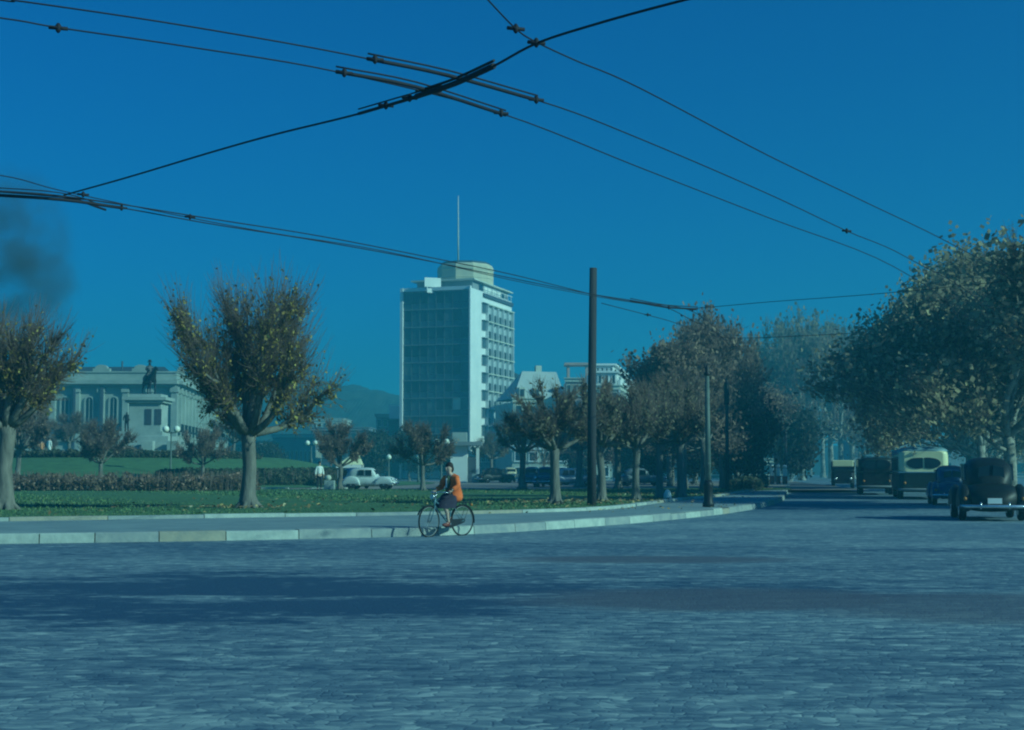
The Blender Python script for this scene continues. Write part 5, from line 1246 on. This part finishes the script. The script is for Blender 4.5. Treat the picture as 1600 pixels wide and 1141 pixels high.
b = MB(); loft(b, [(-.33, .06, .80, .86), (-.28, .11, .79, .87), (-.18, .085, .80, .865), (-.08, .035, .81, .86), (-.02, .02, .82, .85)], 14, 2.4); b.build('saddle', M_shoe, bike)
for x, a0, a1, nm in ((RX, 15, 190, 'mudguard'), (FX, 25, 150, 'mudguard')):
    b = MB(); pts = [(x + (WRd + .035) * math.cos(R(a0 + (a1 - a0) * k / 14)), WRd + (WRd + .035) * math.sin(R(a0 + (a1 - a0) * k / 14))) for k in range(15)]
    for k in range(14):
        (xa, za), (xb, zb_) = pts[k], pts[k + 1]
        b.add([(xa, -.028, za - .008), (xa, 0, za), (xa, .028, za - .008), (xb, -.028, zb_ - .008), (xb, 0, zb_), (xb, .028, zb_ - .008)], [(0, 1, 4, 3), (1, 2, 5, 4)], True)
    b.build(nm, M_black, bike)
b = MB(); b.tube([(-.40, .06, .77), (-.75, .06, .75)], .007, 5); b.tube([(-.40, -.06, .77), (-.75, -.06, .75)], .007, 5); b.tube([(-.75, -.06, .75), (-.75, .06, .75)], .007, 5); b.tube([(-.70, .06, .75), (RX, .06, WRd)], .006, 5); b.tube([(-.70, -.06, .75), (RX, -.06, WRd)], .006, 5); b.build('rear_rack', M_black, bike)
b = MB(); b.ball((-.80, 0, .70), .035, 10); b.build('tail_reflector', M_tail, bike)
b = MB(); b.lathe([(.03, -.05), (.055, .0), (.058, .04)], 12); hl = b.build('headlamp', M_chrome, bike); hl.location = (.44, 0, .90); hl.rotation_euler = (0, R(90), 0)
ca = R(-20); pl = BB + Vector((math.cos(ca) * .17, .10, math.sin(ca) * .17)); prr = BB + Vector((-math.cos(ca) * .17, -.10, -math.sin(ca) * .17))
b = MB(); b.tube([BB + Vector((0, .07, 0)), pl + Vector((0, -.03, 0))], .009, 6); b.tube([BB + Vector((0, -.07, 0)), prr + Vector((0, .03, 0))], .009, 6); b.tube([BB + Vector((0, -.07, 0)), BB + Vector((0, .07, 0))], .02, 8); b.build('crank', M_chrome, bike)
for q in (pl, prr): b = MB(); b.box(q.x - .045, q.x + .045, q.y - .03, q.y + .05, q.z - .011, q.z + .011); b.build('pedal', M_rubber, bike)
b = MB(); b.prism([(BB.x + .1, .33), (BB.x + .11, .25), (BB.x, .18), (RX, .30), (RX - .04, .345), (RX, .39), (BB.x + .02, .385)], .052, .06, axis=1); b.build('chain_guard', M_black, bike, fix=True)

rid = empty('person', (bp.x, bp.y, 0), 'woman in bright orange coat and dark skirt riding the bicycle along the kerb', 'person', None, BH)
V, E = [], []
HIP = Vector((-.19, 0, .95))
chain(V, E, [(tuple(HIP), (.11, .15)), ((-.19, 0, 1.10), (.10, .13)), ((-.15, 0, 1.27), (.11, .155)), ((-.11, 0, 1.37), (.075, .10)), ((-.075, 0, 1.44), .045), ((-.055, 0, 1.51), (.082, .072)), ((-.05, 0, 1.585), (.092, .075)), ((-.06, 0, 1.635), (.06, .05))])
ex = []
for s in (-1, 1):
    gp = hc + Vector((-.17, s * .267, .012)); wr = gp + Vector((-.055, s * .0, .045))
    chain(V, E, [((-.12, s * .165, 1.345), .05), ((-.08, s * .25, 1.13), .042), (tuple(wr.lerp(Vector((-.08, s * .25, 1.13)), .15)), .028), (tuple(wr), .026)], 3)
    for chn in hand_mesh(wr, (gp - wr) + Vector((.04, 0, .01)), Vector((0, s, 0)), Vector((0.2, 0, 1)), 1.0):
        b = MB(); b.tube([q for q, _ in chn], [r for _, r in chn], 6); ex.append(b.mesh('f', [M_skin]))
    b = MB(); b.ball(tuple(wr + (gp - wr) * .55), .036, 8, (1.1, 1, .55)); ex.append(b.mesh('p', [M_skin]))
    pd = pl if s > 0 else prr; an = pd + Vector((-.05, s * .015, .105)); kn = Vector((.19 if s > 0 else .17, s * .11, .70 if s > 0 else .82))
    hipj = HIP + Vector((.03, s * .09, -.04))
    calf = an.lerp(kn, .62) + Vector((-.03, 0, 0))
    chain(V, E, [(tuple(hipj), .085), (tuple(hipj.lerp(kn, .5)), .075), (tuple(kn), .055), (tuple(calf), .052), (tuple(an.lerp(kn, .15)), .032), (tuple(an), .034), (tuple(an + Vector((.06, 0, -.05))), .035), (tuple(an + Vector((.15, 0, -.07))), .028)], 0)
FWD = Vector((.97, .25, 0)).normalized()
ex.append(face_mesh(Vector((-.05, 0, 1.545)), FWD, .95).mesh('face', [M_skin, M_hair, M_lip]))
skin_mesh('body', V, E, [M_skin, M_hair, M_lip], rid, 2, extra=ex)
V, E = [], []
chain(V, E, [((-.22, 0, .74), (.25, .28)), ((-.22, 0, 1.0), (.19, .23)), ((-.19, 0, 1.2), (.145, .19)), ((-.13, 0, 1.36), (.10, .13)), ((-.10, 0, 1.405), (.07, .08))])
for s in (-1, 1):
    gp = hc + Vector((-.17, s * .267, .012)); wr = gp + Vector((-.075, 0, .055))
    chain(V, E, [((-.125, s * .185, 1.34), .075), ((-.09, s * .27, 1.12), .075), (tuple(wr.lerp(Vector((-.08, s * .25, 1.13)), .25)), .055), (tuple(wr), .05)], 3)
skin_mesh('coat', V, E, M_coat, rid, 2)
b = MB(); loft(b, [(-.06, .07, 1.12, 1.40), (.0, .055, 1.02, 1.36), (.015, .03, .98, 1.3)], 14, 2.2); b.build('scarf', M_scarf, rid)
b = MB(); b.box(-.02, .022, -.02, .02, 1.1, 1.32); b.build('blouse', M_shirt, rid, bevel=.01)
V, E = [], []
chain(V, E, [((-.19, 0, .98), (.14, .17)), ((-.14, 0, .88), (.17, .2)), ((.02, 0, .80), (.14, .20)), ((.17, 0, .74), (.105, .185))])
sk = skin_mesh('skirt', V, E, M_skirt, rid, 2)
b = MB(); rings = [(-.30, .14, .14, .93), (-.22, .24, .20, .84), (-.12, .27, .22, .72), (-.08, .25, .21, .62)]
n_ = 20; base = 0
for cx_, rx_, ry_, z_ in ((-.14, .17, .17, .93), (-.04, .25, .21, .82), (.03, .27, .215, .70), (.05, .26, .215, .64)):
    for j in range(n_): g = 2 * math.pi * j / n_; w__ = 1 + .05 * math.sin(5 * g); b.v.append((cx_ + rx_ * math.cos(g) * w__, ry_ * math.sin(g) * w__, z_))
for i in range(3):
    for j in range(n_): j2 = (j + 1) % n_; b.f.append((i * n_ + j, i * n_ + j2, (i + 1) * n_ + j2, (i + 1) * n_ + j)); b.m.append(0); b.s.append(True)
b.build('skirt_hem', M_skirt, sk)
for s in (-1, 1):
    pd = pl if s > 0 else prr; an = pd + Vector((.035, s * .015, .042)); b = MB(); b.ball(tuple(an), .125, 12, (1, .38, .34)); b.ball((an.x - .07, an.y, an.z + .035), .05, 10, (1, .8, .9)); b.build('shoe', M_shoe, rid)
b = MB(); b.ball((-.078, 0, 1.60), .1, 14, (.95, .92, .92)); b.ball((-.12, 0, 1.53), .085, 12, (.8, 1.0, 1.15)); b.build('hair', M_hair, rid)

# ================================================================== HAZE
b = MB(); b.box(-2700, 2700, -90, 2800, -1.2, 58)
hz = b.build('haze', None); hz.data.materials.clear()
hm = bpy.data.materials.new('haze'); hm.use_nodes = True; t = hm.node_tree; t.nodes.clear()
out = t.nodes.new('ShaderNodeOutputMaterial'); pv = t.nodes.new('ShaderNodeVolumePrincipled')
pv.inputs['Color'].default_value = (.10, .72, .88, 1); pv.inputs['Density'].default_value = .0015; pv.inputs['Anisotropy'].default_value = .2
t.links.new(pv.outputs[0], out.inputs['Volume']); hz.data.materials.append(hm); tag(hz, 'thin blue autumn haze filling the air of the square', 'haze', kind='stuff')

b = MB(); b.lathe([(1.5, 0), (5, 4), (7, 10), (8, 16), (7, 22), (5, 27), (2, 30)], 16)
sm = b.build('smoke', None); sm.data.materials.clear(); sm.location = (LP(52, 185).x, 185, 13); sm.rotation_euler = (0, R(-7), 0)
hm = bpy.data.materials.new('smoke'); hm.use_nodes = True; t = hm.node_tree; t.nodes.clear()
out = t.nodes.new('ShaderNodeOutputMaterial'); pv = t.nodes.new('ShaderNodeVolumePrincipled'); pv.inputs['Color'].default_value = (.12, .13, .16, 1)
co = t.nodes.new('ShaderNodeTexCoord'); nz = t.nodes.new('ShaderNodeTexNoise'); nz.inputs['Scale'].default_value = .22; nz.inputs['Detail'].default_value = 4; rm_ = t.nodes.new('ShaderNodeMapRange')
rm_.inputs[1].default_value = .42; rm_.inputs[2].default_value = .7; rm_.inputs[3].default_value = 0; rm_.inputs[4].default_value = .34
t.links.new(co.outputs['Object'], nz.inputs['Vector']); t.links.new(nz.outputs['Fac'], rm_.inputs[0]); gd = t.nodes.new('ShaderNodeVectorMath'); gd.operation = 'DISTANCE'; gd.inputs[1].default_value = (.5, .5, .5); gm = t.nodes.new('ShaderNodeMapRange'); gm.inputs[1].default_value = .2; gm.inputs[2].default_value = .5; gm.inputs[3].default_value = 1; gm.inputs[4].default_value = 0
mu = t.nodes.new('ShaderNodeMath'); mu.operation = 'MULTIPLY'; t.links.new(co.outputs['Generated'], gd.inputs[0]); t.links.new(gd.outputs['Value'], gm.inputs[0]); t.links.new(gm.outputs[0], mu.inputs[0]); t.links.new(rm_.outputs[0], mu.inputs[1])
t.links.new(mu.outputs[0], pv.inputs['Density']); t.links.new(pv.outputs[0], out.inputs['Volume'])
sm.data.materials.append(hm); tag(sm, 'faint dark smoke plume drifting up behind the tree at the left edge', 'smoke', kind='stuff')
